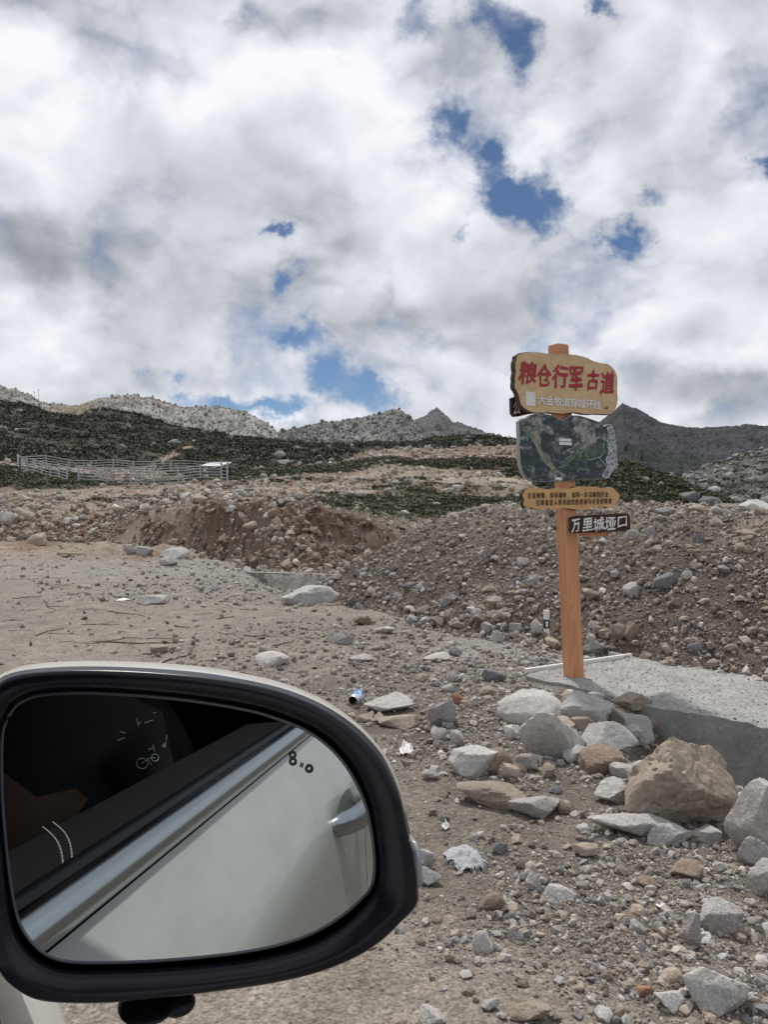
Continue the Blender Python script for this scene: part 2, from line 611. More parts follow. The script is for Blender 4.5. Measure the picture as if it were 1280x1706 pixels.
def hbase(x, y):
    u = x / np.maximum(y, .5)
    K = CK.shape[1]
    j = np.clip(np.searchsorted(CPX, u) - 1, 0, len(CPX) - 2)
    w = np.clip((u - CPX[j]) / (CPX[j + 1] - CPX[j]), 0, 1)
    w = w * w * (3 - 2 * w) * .5 + w * .5
    kd = CK[j, :, 0] * (1 - w[:, None]) + CK[j + 1, :, 0] * w[:, None]
    kz = CK[j, :, 1] * (1 - w[:, None]) + CK[j + 1, :, 1] * w[:, None]
    z = np.where(y < kd[:, 0], 0.0, 0.0)
    for k in range(K - 1):
        m = (y >= kd[:, k]) & (y < kd[:, k + 1])
        tt = (y - kd[:, k]) / (kd[:, k + 1] - kd[:, k] + 1e-9)
        tt = np.where(k in (4,), tt, tt)
        z = np.where(m, kz[:, k] + (kz[:, k + 1] - kz[:, k]) * tt, z)
    last = y >= kd[:, K - 1]
    z = np.where(last, kz[:, K - 1] * np.exp(-np.maximum(y - kd[:, K - 1], 0) / 60), z)
    return z


def mound_d(x, y):
    return poly_dist(x, y, MOUND) + .35 * fbm2(x * .55, y * .55, 3, 40)


def hmound(x, y):
    d = mound_d(x, y)
    top = 1.52 + .10 * fbm2(x * .6, y * .6, 2, 44)
    z = np.where(d > 0, np.minimum(d * .62, 50), 0)
    k = .22                                             # soft top
    z = top - k * np.logaddexp(0, (top - z) / k)
    return np.where(d > -.25, z, -9)


def H(x, y):
    x = np.atleast_1d(np.asarray(x, dtype=float))
    y = np.atleast_1d(np.asarray(y, dtype=float))
    sh = x.shape
    x, y = x.ravel(), y.ravel()
    z = hbase(x, y)
    far = sstep(14, 30, y)
    z = z + (.028 + .05 * far) * fbm2(x * .9, y * .9, 3, 1) + sstep(2.0, 6, y) * 0 + .013 * fbm2(x * 4, y * 4, 3, 5) + .006 * np.abs(fbm2(x * 13, y * 13, 2, 6)) * sstep(14, 8, y)
    z = z + np.where(y > 18, sstep(20, 26, y) * (.22 * fbm2(x * .35, y * .35, 4, 9) + .10 * np.abs(fbm2(x * 1.3, y * 1.3, 3, 12))), 0)
    # gully relief on the cut bank
    bk = np.exp(-((y - 26) / 5.0) ** 2) * sstep(-14, -8, x) * (1 - sstep(-.5, 1.5, x))
    z = z + bk * (.42 * (cell2(x * .9 + .5 * fbm2(x, y, 2, 3), y * .5, 8)[0] - .45) + .22 * (cell2(x * 2.6, y * 2.2, 18)[0] - .45) + .16 * fbm2(x * 3.1, y * 2.4, 3, 19))
    # pit in front of the slab
    t, s = line_sd(x, y, (1.90, 5.74), (2.58, 5.16))
    pit = sstep(-.15, .65, t) * sstep(-.7, -.5, s) * (1 - sstep(.42, 1.25, s))
    z = z - .56 * pit
    # heap of earth that carries the rock pile below the post
    z = z + .05 * np.exp(-(((x - 1.35) / .6) ** 2 + ((y - 5.6) / .5) ** 2))
    z = z - .10 * sstep(0, 1.2, x - .8) * sstep(4.6, 3.6, y) * (1 - pit)
    hm = hmound(x, y)
    hm = hm + .05 * fbm2(x * 2.2, y * 2.2, 3, 31)
    z = np.maximum(z, hm)
    back = sstep(1.0, -3.0, y)
    return (z * (1 - back)).reshape(sh)


def ground_at(px, py):
    """where the sight line through a photo pixel meets the ground"""
    D = np.concatenate([np.linspace(1.5, 16, 900), np.linspace(16, 110, 1400)])
    x = (px - CX) / F * D
    z = CAMZ + (HY - py) / F * D
    h = H(x, D)
    k = np.argmax(z <= h)
    if not (z <= h).any():
        k = len(D) - 1
    return np.array((x[k], D[k], h[k]))


def ell(x, y, px, D, rx, ry, soft=.5):
    cx = (px - CX) / F * D
    r = np.sqrt(((x - cx) / rx) ** 2 + ((y - D) / ry) ** 2)
    return 1 - sstep(1 - soft, 1 + soft, r)


# low shrubs on the middle ground: photo column, distance, half width, half depth (m), density
VEG = [(500, 28.0, 2.2, 1.2, .6), (590, 29, 2.4, 1.5, .7), (660, 40, 4, 1.6, .7), (740, 50, 4, 1.4, .5), (180, 44, 4, 1.6, .35), (480, 57, 4, 1.6, .6), (250, 60, 4, 2, .4), (60, 60, 5.5, 4, 1), (20, 66, 6, 4, 1), (110, 57, 3.5, 3, .7), (300, 37, 3.4, 1.6, .35), (620, 33, 4.0, 2.2, .8), (700, 36.5, 4.5, 2.5, .8),
       (770, 40, 3.2, 2.0, .7), (540, 30.5, 2.6, 1.6, .55), (800, 43.5, 4.5, 2.0, 1), (870, 43, 5, 2.2, 1), (700, 45.5, 3.5, 1.2, .7),
       (830, 72, 9, 4, 1), (760, 72, 4, 2.0, .6), (920, 44, 5, 3, 1), (990, 46, 5, 4, 1), (470, 70, 8, 5, .8), (420, 74, 8, 6, .8),
       (560, 76, 7, 5, .7), (620, 31, 2.0, 1.0, .6), (250, 36, 2, 1, .3), (450, 29, 3, 1.2, .25), (350, 63, 4, 2.0, .5), (640, 56, 4, 1.5, .5), (400, 53, 3, 1.5, .3)]
PLAT = np.array


def albedo(x, y, z):
    n1 = fbm2(x * .7, y * .7, 4, 60)
    n2 = fbm2(x * 2.3, y * 2.3, 4, 66)
    n3 = fbm2(x * .25, y * .25, 3, 71)
    c = np.zeros((len(x), 3))

    def put(col, m):
        c[:] = c * (1 - m[:, None]) + np.array(col) * m[:, None]
    put((.262, .232, .198), np.ones_like(x))                                    # tan dirt of the yard
    put((.225, .205, .18), sstep(-.1, .4, n1) * .8)
    u = x / np.maximum(y, .5)
    # brown broken soil to the right of the car, greyer by the verge
    near = sstep(-.35, .25, u + .12 * n2) * (1 - sstep(6.3, 7.6, y))
    put((.15, .125, .104), near * .75 * sstep(-.5, .2, n2 + .3))
    put((.215, .196, .173), near * sstep(.1, .5, n1 + .4 * n2) * .7)
    put((.085, .068, .055), near * sstep(.15, .45, fbm2(x * 1.1 + 5, y * 1.1, 4, 90)) * .75)
    put((.31, .295, .27), ell(x, y, 940, 8.0, 1.15, 1.3) * .9)                  # grey gravel round the slab end
    put((.30, .285, .265), ell(x, y, 880, 7.5, .9, 1.0) * .8)
    put((.29, .28, .26), sstep(11.5, 14, y - .8 * n1) * (1 - sstep(20, 24, y)) * sstep(-.75, -.1, u + .3 * n1) * .4)
    put((.30, .285, .265), ell(x, y, 200, 20, 6, 3.5) * .35)
    # wheel worn pale dirt, lower left
    put((.30, .265, .225), ell(x, y, 640, 2.2, 1.1, .55) * .8)
    # beyond the yard
    far = sstep(21, 23, y)
    put((.28, .235, .192), far)
    put((.20, .12, .08), far * sstep(.05, .5, n1 + .4 * n3) * .75)
    put((.33, .285, .235), far * sstep(.1, .5, n2) * .55)
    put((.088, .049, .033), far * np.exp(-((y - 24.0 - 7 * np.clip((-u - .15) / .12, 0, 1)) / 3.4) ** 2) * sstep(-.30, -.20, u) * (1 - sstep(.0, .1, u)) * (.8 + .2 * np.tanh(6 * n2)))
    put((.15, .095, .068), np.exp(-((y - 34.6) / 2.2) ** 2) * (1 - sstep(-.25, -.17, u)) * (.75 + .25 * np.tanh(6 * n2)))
    put((.36, .31, .255), ell(x, y, 760, 58, 5.2, 3.2, .25) * .95)              # the flat of the upper track
    put((.34, .275, .215), far * np.exp(-((y - 43.5) / 1.3) ** 2) * sstep(-.25, -.15, u) * (1 - sstep(.0, .06, u)) * .9)
    put((.19, .115, .075), ell(x, y, 800, 90, 10, 5) * .6)
    for (px, D, rx, ry, s) in VEG:
        put((.075, .075, .042), ell(x, y, px, D, rx * 1.05, ry * 1.05, .6) * s * .8)
    md = mound_d(x, y)
    mm = sstep(-.1, .1, md)
    put((.105, .083, .067), mm)
    put((.16, .13, .105), mm * sstep(.0, .5, n2 + .3 * n1) * .8)
    put((.28, .235, .19), mm * sstep(1.2, 2.6, md) * .8)
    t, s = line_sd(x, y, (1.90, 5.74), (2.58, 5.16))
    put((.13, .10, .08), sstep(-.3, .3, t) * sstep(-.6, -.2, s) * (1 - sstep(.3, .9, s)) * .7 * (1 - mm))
    return c * (1 + .10 * n2[:, None])


def build_ground():
    az = np.concatenate([np.radians(np.arange(-180, -36, 4.0)), np.radians(np.arange(-36, 36.01, .17)), np.radians(np.arange(38, 180.1, 4.0))])
    r = [0.25]
    while r[-1] < 105:
        f = 1.0075 if r[-1] > 1.6 else 1.05
        r.append(r[-1] * f)
    while r[-1] < 9000:
        r.append(r[-1] * 1.12)
    r = np.array(r)
    A, R = np.meshgrid(az, r)
    X, Y = R * np.sin(A), R * np.cos(A)
    x, y = X.ravel(), Y.ravel()
    z = H(x, y)
    z = np.where(np.hypot(x, y) > 150, -1.0, z)
    n, m = len(az), len(r)
    idx = np.arange(n * m).reshape(m, n)
    Fc = np.stack([idx[:-1, :-1], idx[:-1, 1:], idx[1:, 1:], idx[1:, :-1]], -1).reshape(-1, 4)[:, ::-1]
    V = np.stack([x, y, z], 1)
    # centre fan
    V = np.vstack([V, [[0, 0, 0]]])
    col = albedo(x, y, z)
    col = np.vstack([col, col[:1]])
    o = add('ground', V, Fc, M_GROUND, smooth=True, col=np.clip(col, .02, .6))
    tag(o, 'bare dirt yard and rough terraces rising to the hills', kind='structure')
    return o


build_ground()

# ------------------------------------------------------------------ hills and mountains
def hill(name, sil, foot, Dr, label, colf, mat, namp, step=2.5, rows=60, prof=1.0, back=.6, cellamp=0, cells=6.0, seed=0, kind='structure', noise_s=30.0, drop=0.0):
    """sil: skyline as photo columns and rows at distance Dr; foot: list of (px, D, z)"""
    sil = np.array(sil, dtype=float)
    sil[:, 1] += drop
    px = np.arange(sil[0, 0], sil[-1, 0] + .1, step)
    rz_py = np.interp(px, sil[:, 0], sil[:, 1])
    foot = np.array(foot, dtype=float)
    Df = np.interp(px, foot[:, 0], foot[:, 1])
    zf = np.interp(px, foot[:, 0], foot[:, 2])
    DR = np.interp(px, [p for p, _ in Dr], [d for _, d in Dr])
    zr = CAMZ + (HY - rz_py) / F * DR
    v = np.concatenate([np.linspace(0, 1, rows), np.linspace(1, 2, 14)[1:]])
    U, W = np.meshgrid((px - CX) / F, v)
    n = len(px)
    D = np.where(W <= 1, Df * (DR / Df) ** W, DR * (1 + (W - 1) * back))
    ZB = np.where(W <= 1, zf + (zr - zf) * np.minimum(W, 1) ** prof, zr - (zr - zf + 5) * np.clip(W - 1, 0, 1) ** 1.3)
    X = U * D
    nz = fbm2(X / noise_s, D / noise_s, 6, seed + 100, .55)
    env = np.sin(np.clip(W, 0, 1) * math.pi) ** .8
    Z = ZB + namp * nz * np.where(W <= 1, np.maximum(env, .12), .12)
    if cellamp:
        q = noise_s * .5
        wx, wy = X + cells * .5 * fbm2(X / q, D / q, 3, seed + 7), (D + ZB * 1.2) * .7
        d1, v1 = cell2(wx / cells, wy / cells, seed + 1)
        d2, v2 = cell2(wx / cells * 2.3, wy / cells * 2.3, seed + 2)
        Z = Z + cellamp * ((1 - d1) * .5 + (v1 - .5) * .9 + .35 * (v2 - .5) + .25 * (1 - d2) - .45)
    x, y, z = X.ravel(), D.ravel(), Z.ravel()
    idx = np.arange(Z.size).reshape(Z.shape)
    Fc = np.stack([idx[:-1, :-1], idx[:-1, 1:], idx[1:, 1:], idx[1:, :-1]], -1).reshape(-1, 4)
    col = colf(x, y, z, W.ravel(), ((U * F) + CX).ravel())
    o = add(name, np.stack([x, y, z], 1), Fc, mat, smooth=not cellamp, col=np.clip(col, .01, .6))
    tag(o, label, kind=kind)
    return dict(px=px, U=U, W=W, D=D, Z=Z, n=n)


def mixc(a, b, m):
    return np.array(a) * (1 - m[:, None]) + np.array(b) * m[:, None]


def trail(x, y, z, wid=6.0):
    """the scraped earth track that climbs the dark hillside"""
    p = x / y * F + CX
    q = HY - (z - CAMZ) / y * F
    ax, ay, bx, by = 236, 786, 320, 742
    t = np.clip(((p - ax) * (bx - ax) + (q - ay) * (by - ay)) / ((bx - ax) ** 2 + (by - ay) ** 2), 0, 1)
    d = np.hypot(p - ax - t * (bx - ax), q - ay - t * (by - ay))
    return d < wid * (1.1 - .5 * t) * (1 + .5 * fbm2(x * .4, y * .4, 2, 377))


def col_dark(x, y, z, v, px):
    n = fbm2(x / 9, y / 12, 5, 300)
    n2 = fbm2(x / 3, y / 4, 3, 305)
    c = mixc((.042, .043, .031), (.060, .058, .044), sstep(-.3, .5, n))
    c = mixc(c, (.085, .068, .052), sstep(.25, .6, n2) * .6)
    return np.where(trail(x, y, z)[:, None], np.array((.235, .185, .145)), c)


def col_rock(base, veg=(.10, .10, .06), va=.35, seed=0, s=25):
    def f(x, y, z, v, px):
        n = fbm2(x / s, (y + z) / s, 5, 320 + seed)
        n2 = fbm2(x / s * 5, (y + z * 1.5) / s * 5, 3, 330 + seed)
        c = mixc(np.array(base) * .78, np.array(base) * 1.15, sstep(-.5, .5, n2))
        return mixc(c, veg, sstep(.05, .5, n) * va)
    return f


def col_left(x, y, z, v, px):
    c = col_rock((.32, .312, .288), (.15, .135, .095), .5, 1, 30)(x, y, z, v, px)
    sad = np.exp(-((px - 125) / 45) ** 2)
    c = c * (1 - .9 * sad[:, None]) + np.array((.22, .19, .135)) * .9 * sad[:, None]
    return c


HILL1 = hill('hillside', [(-300, 640), (0, 667), (40, 671), (61, 676), (81, 687), (134, 691), (155, 680), (183, 679), (225, 687), (271, 702), (281, 708), (337, 717), (387, 726), (450, 729),
                          (520, 735), (600, 733), (680, 731), (740, 723), (790, 722), (850, 728), (900, 734), (980, 752)],
             [(-300, 78, 5.7), (0, 78, 5.5), (150, 82, 5.4), (300, 83, 5.4), (450, 86, 5.6), (560, 88, 6.0), (640, 92, 7.2), (750, 98, 8.8), (860, 98, 9.0), (980, 98, 7.5)],
             [(-300, 260), (400, 240), (700, 170), (980, 150)], 'dark shrub covered hillside below the grey rock ridges', col_dark, M_HILL, 2.4, 3, 70, 1.22, seed=1, noise_s=22, drop=7)
RIDGE = hill('rocky_ridge', [(-300, 600), (-60, 628), (0, 640), (14, 646), (39, 653), (56, 662), (70, 669), (91, 674), (116, 676), (141, 674), (158, 667), (176, 663), (193, 660), (211, 657), (225, 658), (239, 664), (251, 662),
                              (267, 669), (281, 674), (306, 680), (334, 680), (359, 679), (380, 683), (404, 688), (422, 694), (436, 703), (450, 712), (462, 726), (480, 760)],
             [(-300, 250, 18), (480, 250, 18)], [(-300, 440), (480, 480)], 'pale grey rocky mountain ridge above the dark hillside', col_left, M_ROCKFACE, 5, 1.6, 90, 1.0, cellamp=1.9, cells=3.6, seed=3, noise_s=40)
RIDGE2 = hill('rocky_mountain', [(440, 745), (462, 729), (482, 720), (509, 716), (525, 710), (548, 706), (575, 704), (599, 700), (622, 697), (638, 693), (650, 687), (665, 686), (675, 695), (685, 704), (697, 712), (712, 722), (730, 745)],
              [(440, 300, 20), (730, 300, 20)], [(440, 700), (730, 720)], 'grey rocky mountain ridge in the middle distance', col_rock((.205, .205, .197), (.09, .09, .07), .4, 3, 40), M_ROCKFACE, 6, 1.6, 80, 1.0, cellamp=2.8, cells=6, seed=5, noise_s=50)
PEAK = hill('mountain_peak', [(640, 740), (670, 715), (692, 706), (704, 699), (716, 693), (728, 686), (735, 689), (747, 700), (755, 708), (771, 712), (782, 718), (800, 724), (840, 740)],
            [(640, 400, 30), (840, 400, 30)], [(640, 950), (840, 950)], 'pointed mountain peak darkened in colour for cloud shadow, behind the grey ridge', col_rock((.125, .127, .13), (.07, .072, .06), .4, 4, 60), M_ROCKFACE, 5, 1.6, 70, 1.0, cellamp=5, cells=10, seed=6, noise_s=60)  # darker grey carries the shade of the clouds in the colour
BIGM = hill('cloud_shaded_mountain', [(800, 770), (900, 738), (960, 716), (1000, 703), (1020, 689), (1030, 678), (1037, 672), (1045, 676), (1052, 679), (1062, 681), (1075, 688), (1100, 704), (1130, 711), (1165, 714), (1200, 713), (1240, 711.5), (1280, 712), (1340, 706), (1600, 690)],
            [(800, 320, 8), (1100, 320, -2), (1600, 320, 0)], [(800, 1000), (1600, 1000)], 'mountain darkened in colour for cloud shadow, with a pointed summit on the far right', col_rock((.050, .054, .060), (.028, .033, .030), .6, 6, 70), M_ROCKFACE, 12, 2.5, 90, 1.15, cellamp=3.2, cells=9, seed=8, noise_s=110)  # rock and scrub tones lowered to paint in the cloud shadow
SPUR = hill('mountain_spur', [(1060, 835), (1100, 806), (1125, 797), (1150, 787), (1175, 777), (1200, 768), (1240, 758), (1280, 747), (1340, 735), (1600, 700)],
            [(1060, 150, -.5), (1600, 150, -.5)], [(1060, 300), (1600, 380)], 'grey green mountain spur strewn with pale rocks at right', col_rock((.13, .132, .12), (.065, .07, .045), .7, 8, 14), M_HILL, 3, 2.5, 60, 1.0, cellamp=1.2, cells=4, seed=9, noise_s=30)
HUMP = hill('shrub_hill', [(800, 778), (860, 768), (950, 768), (1000, 768), (1030, 769), (1060, 776), (1090, 787), (1120, 799), (1150, 813), (1180, 824), (1210, 834), (1250, 844), (1300, 858), (1400, 866)],
            [(800, 50, .2), (900, 44, .3), (1000, 40, .4), (1150, 38, .2), (1400, 38, .2)], [(800, 96), (1000, 84), (1400, 70)], 'dark green shrub covered knoll behind the gravel mound', col_dark, M_HILL, 1.2, 3, 70, .85, seed=10, noise_s=9)


# ------------------------------------------------------------------ scatter: stones and shrubs as joined geometry
ICO_V, ICO_F = None, None


def ico():
    global ICO_V, ICO_F
    p = (1 + 5 ** .5) / 2
    v = np.array([(-1, p, 0), (1, p, 0), (-1, -p, 0), (1, -p, 0), (0, -1, p), (0, 1, p), (0, -1, -p), (0, 1, -p), (p, 0, -1), (p, 0, 1), (-p, 0, -1), (-p, 0, 1)], dtype=float)
    ICO_V = v / np.linalg.norm(v[0])
    ICO_F = np.array([(0, 11, 5), (0, 5, 1), (0, 1, 7), (0, 7, 10), (0, 10, 11), (1, 5, 9), (5, 11, 4), (11, 10, 2), (10, 7, 6), (7, 1, 8), (3, 9, 4), (3, 4, 2), (3, 2, 6), (3, 6, 8), (3, 8, 9), (4, 9, 5), (2, 4, 11), (6, 2, 10), (8, 6, 7), (9, 8, 1)])


ico()


def rot_rand(n, tilt=1.0):
    a = RNG.uniform(0, 2 * math.pi, n)
    b = RNG.normal(0, .5 * tilt, n)
    c = RNG.normal(0, .5 * tilt, n)
    ca, sa, cb, sb, cc, sc = np.cos(a), np.sin(a), np.cos(b), np.sin(b), np.cos(c), np.sin(c)
    R = np.empty((n, 3, 3))
    R[:, 0, 0] = ca * cb
    R[:, 0, 1] = ca * sb * sc - sa * cc
    R[:, 0, 2] = ca * sb * cc + sa * sc
    R[:, 1, 0] = sa * cb
    R[:, 1, 1] = sa * sb * sc + ca * cc
    R[:, 1, 2] = sa * sb * cc - ca * sc
    R[:, 2, 0] = -sb
    R[:, 2, 1] = cb * sc
    R[:, 2, 2] = cb * cc
    return R


OCT_V = np.array([(1, 0, 0), (-1, 0, 0), (0, 1, 0), (0, -1, 0), (0, 0, 1), (0, 0, -1)], dtype=float) * 1.12
OCT_F = np.array([(0, 2, 4), (2, 1, 4), (1, 3, 4), (3, 0, 4), (2, 0, 5), (1, 2, 5), (3, 1, 5), (0, 3, 5)])


def stones_vf(P, size, cols, flat, tilt, sink, jit, TV, TF):
    n, k = len(P), len(TV)
    V = np.repeat(TV[None], n, 0) * (1 + RNG.uniform(-jit, jit, (n, k, 1)))
    V = V + RNG.uniform(-jit * .6, jit * .6, (n, k, 3))
    asp = np.stack([np.ones(n), RNG.uniform(.5, 1, n), RNG.uniform(flat[0], flat[1], n)], 1)
    V = V * asp[:, None, :] * (size * .5)[:, None, None]
    V = np.einsum('nij,nkj->nki', rot_rand(n, tilt), V)
    hz = size * .5 * asp[:, 2]
    V = V + P[:, None, :] + np.stack([0 * hz, 0 * hz, hz * (1 - 2 * sink)], 1)[:, None, :]
    Fc = (TF[None] + (np.arange(n) * k)[:, None, None]).reshape(-1, 3)
    return V.reshape(-1, 3), Fc, np.repeat(cols[:, None, :], k, 1).reshape(-1, 3)


def scatter_stones(name, P, size, cols, mat, label, flat=(.45, .85), tilt=.6, sink=.25, jit=.30, big=.3):
    """the larger share `big` of the stones gets 20 faces, the rest 8"""
    o_ = np.argsort(-size / np.maximum(P[:, 1], 1))
    m = int(len(P) * big)
    A, B = o_[:m], o_[m:]
    V1, F1, C1 = stones_vf(P[A], size[A], cols[A], flat, tilt, sink, jit, ICO_V, ICO_F)
    V2, F2, C2 = stones_vf(P[B], size[B], cols[B], flat, tilt, sink, jit, OCT_V, OCT_F)
    o = add(name, np.vstack([V1, V2]), np.vstack([F1, F2 + len(V1)]), mat, col=np.vstack([C1, C2]))
    tag(o, label, kind='stuff')
    return o


def stone_cols(n, pal, wts, var=.18):
    pal = np.array(pal)
    k = RNG.choice(len(pal), n, p=np.array(wts) / sum(wts))
    return np.clip(pal[k] * (1 + RNG.normal(0, var, (n, 1))) * (1 + RNG.normal(0, .010, (n, 3))), .03, .7)


PAL = [(.33, .315, .295), (.32, .272, .225), (.22, .182, .152), (.44, .425, .40), (.19, .18, .172)]


def near_gravel():
    n = 560000
    D = np.exp(RNG.uniform(math.log(1.9), math.log(31), n))
    u = np.where(RNG.uniform(0, 1, n) < .88, RNG.uniform(-.58, .58, n), RNG.uniform(-1.1, 1.1, n))
    x, y = u * D, D
    cl = fbm2(x * 1.3, y * 1.3, 4, 200)
    cl2 = fbm2(x * 5, y * 5, 3, 210)
    right = sstep(-.12, .18, u + .15 * cl)
    band = 1 - sstep(7.5, 10.5, y)
    dens = .045 + .9 * right * band * sstep(-.6, .2, cl + .5 * cl2)
    dens = dens + .35 * ell(x, y, 560, 8.0, 1.6, 2.0) + .35 * ell(x, y, 500, 14.0, 3.6, 2.2)
    dens = dens + .22 * sstep(12.5, 16, y + 2.5 * cl) * sstep(-.55, -.2, u + .2 * cl)
    dens = dens * (1 - .9 * ell(x, y, 640, 2.1, 1.0, .5))
    t, s = line_sd(x, y, (1.90, 5.74), (2.58, 5.16))
    inside_slab = (t > -.9) & (s < -.02) & (s > -1.6)
    keep = (RNG.uniform(0, 1, n) < dens) & (mound_d(x, y) < .0) & ~inside_slab
    x, y = x[keep], y[keep]
    n = len(x)
    size = np.minimum(.0046 * RNG.pareto(2.0, n) + .0040, .05) * (y / 3.2) ** .55
    z = H(x, y)
    cols = stone_cols(n, PAL, [4, 3.4, 2.2, .8, 1.2])
    print('near gravel', n)
    k = min(n, 150000)
    scatter_stones('gravel', np.stack([x, y, z], 1)[:k], size[:k], cols[:k], M_PEB, 'loose gravel and stone chips on the bare dirt', big=.17)


def mound_rubble():
    n = 230000
    x = RNG.uniform(-1.6, 9, n)
    y = RNG.uniform(3.2, 16, n)
    d = mound_d(x, y)
    keep = (d > -.12) & (d < 4.2) & ((x / y < .60) | (RNG.uniform(0, 1, n) < .45)) & (x / y < 1.3) & (RNG.uniform(0, 1, n) < np.where(d < 2.8, 1, .5))
    cl = fbm2(x * 1.4, y * 1.4, 3, 220)
    keep &= RNG.uniform(0, 1, n) < (.5 + .5 * sstep(-.4, .3, cl))
    x, y, d = x[keep][:95000], y[keep][:95000], d[keep][:95000]
    n = len(x)
    print('mound rubble', n)
    size = np.minimum(.016 * RNG.pareto(2.3, n) + .014, .12)
    size = np.where(RNG.uniform(0, 1, n) < .15 * np.exp(-d * 2.5), size * 2.2, size)
    z = H(x, y)
    scatter_stones('rubble', np.stack([x, y, z], 1), size, stone_cols(n, PAL, [2.6, 4, 4, .7, .9]), M_RUB, 'broken stones covering the slope of the gravel mound', tilt=1.0, sink=.2, big=.15)


def mid_rubble():
    n = 190000
    D = np.exp(RNG.uniform(math.log(20), math.log(104), n))
    u = RNG.uniform(-.55, .3, n)
    x, y = u * D, D
    cl = fbm2(x * .45, y * .45, 4, 230)
    cl2 = fbm2(x * 1.3, y * 1.3, 3, 233)
    dens = .10 + .70 * sstep(-.2, .4, cl + .4 * cl2)
    dens *= 1 - .97 * ell(x, y, 760, 58, 5.4, 3.0, .3)
    dens *= 1 - .9 * np.exp(-((y - 43.5) / 1.2) ** 2) * (u < .02) * (u > -.24)
    dens += .5 * np.exp(-((y - 21.3) / .7) ** 2)
    dens += .9 * np.exp(-((y - 34.8) / 2.0) ** 2) * (u < -.2)
    bkm = np.exp(-((y - 24.3 - 7 * np.clip((-u - .15) / .12, 0, 1)) / 2.6) ** 2) * (u < -.02) * (u > -.33)
    strk = fbm2(x * 1.1, y * .3, 3, 237)
    dens = dens * (1 - bkm) + bkm * (.05 + 1.1 * sstep(-.02, .22, strk))
    for (px, DD, rx, ry, s) in VEG:
        dens *= 1 - .88 * s * ell(x, y, px, DD, rx, ry, .5)
    keep = (RNG.uniform(0, 1, n) < dens) & (mound_d(x, y) < -.1) & ~((y < 33.0) & (u < -.27)) & ~((y < 28.5) & (u < -.2))
    x, y = x[keep][:46000], y[keep][:46000]
    n = len(x)
    print('mid rubble', n)
    size = np.minimum(.055 * RNG.pareto(2.1, n) + .042, .50) * (y / 40) ** .7
    z = H(x, y)
    P2 = [(.355, .33, .29), (.36, .295, .235), (.24, .175, .135), (.46, .435, .395), (.24, .225, .20)]
    scatter_stones('rocky_debris', np.stack([x, y, z], 1), size, stone_cols(n, P2, [4, 4, 2, 1.5, 1]), M_RUB, 'broken rock and rubble covering the dirt terraces', tilt=.9, sink=.2, big=.16)


def on_hill(h, n, v0=0.0, v1=1.0, pxr=None):
    rows = np.where((h['W'][:, 0] >= v0) & (h['W'][:, 0] <= v1))[0]
    i = RNG.uniform(rows[0], rows[-1] - .01, n)
    j = RNG.uniform(0, h['n'] - 1.01, n)
    if pxr:
        a, b = np.searchsorted(h['px'], pxr)
        j = RNG.uniform(a, b - .01, n)
    i0, j0 = i.astype(int), j.astype(int)
    fi, fj = i - i0, j - j0

    def g(A):
        return (A[i0, j0] * (1 - fi) * (1 - fj) + A[i0 + 1, j0] * fi * (1 - fj) + A[i0, j0 + 1] * (1 - fi) * fj + A[i0 + 1, j0 + 1] * fi * fj)
    D = g(h['D'])
    return g(h['U']) * D, D, g(h['Z']), g(h['W'])


def shrub_template(nleaf, seed):
    r = np.random.default_rng(seed)
    V = []
    lobes = [(r.uniform(-.55, .55), r.uniform(-.55, .55), r.uniform(.3, .75), r.uniform(.3, .55)) for _ in range(6)]
    for k in range(nleaf):
        lx, ly, lz, lr = lobes[k % len(lobes)]
        d = r.normal(0, 1, 3)
        d /= np.linalg.norm(d)
        d[2] = abs(d[2]) * .9 - .15
        c = np.array((lx, ly, lz * .8)) + d * lr * r.uniform(.55, 1.05)
        c[2] = max(c[2], .02)
        s = r.uniform(.10, .22)
        a = r.normal(0, 1, 3)
        b = np.cross(d, a)
        b /= np.linalg.norm(b) + 1e-6
        a = np.cross(b, d) + d * r.uniform(.1, .9)
        a /= np.linalg.norm(a)
        V += [c - a * s * .3 - b * s * .6, c - a * s * .3 + b * s * .6, c + a * s * 1.3]
    return np.array(V)


def scatter_shrubs(name, P, size, cols, tmpl, label, squash=.75):
    n = len(P)
    nv = len(tmpl[0])
    T = np.stack(tmpl)[RNG.integers(0, len(tmpl), n)]
    a = RNG.uniform(0, 6.283, n)
    c, s = np.cos(a)[:, None], np.sin(a)[:, None]
    sx = RNG.uniform(.8, 1.25, n)[:, None]
    X = (T[:, :, 0] * c - T[:, :, 1] * s) * sx
    Y = (T[:, :, 0] * s + T[:, :, 1] * c)
    Z = T[:, :, 2] * squash * RNG.uniform(.7, 1.2, n)[:, None]
    V = np.stack([X, Y, Z], -1) * size[:, None, None] + P[:, None, :]
    lf = 1 + RNG.uniform(-.22, .3, (n, nv // 3))
    col = np.repeat(lf[:, :, None] * cols[:, None, :], 3, 1).reshape(-1, 3)
    Fc = np.arange(n * nv).reshape(-1, 3)
    o = add(name, V.reshape(-1, 3), Fc, M_LEAF, col=np.clip(col, .012, .3))
    tag(o, label, kind='stuff')
    return o


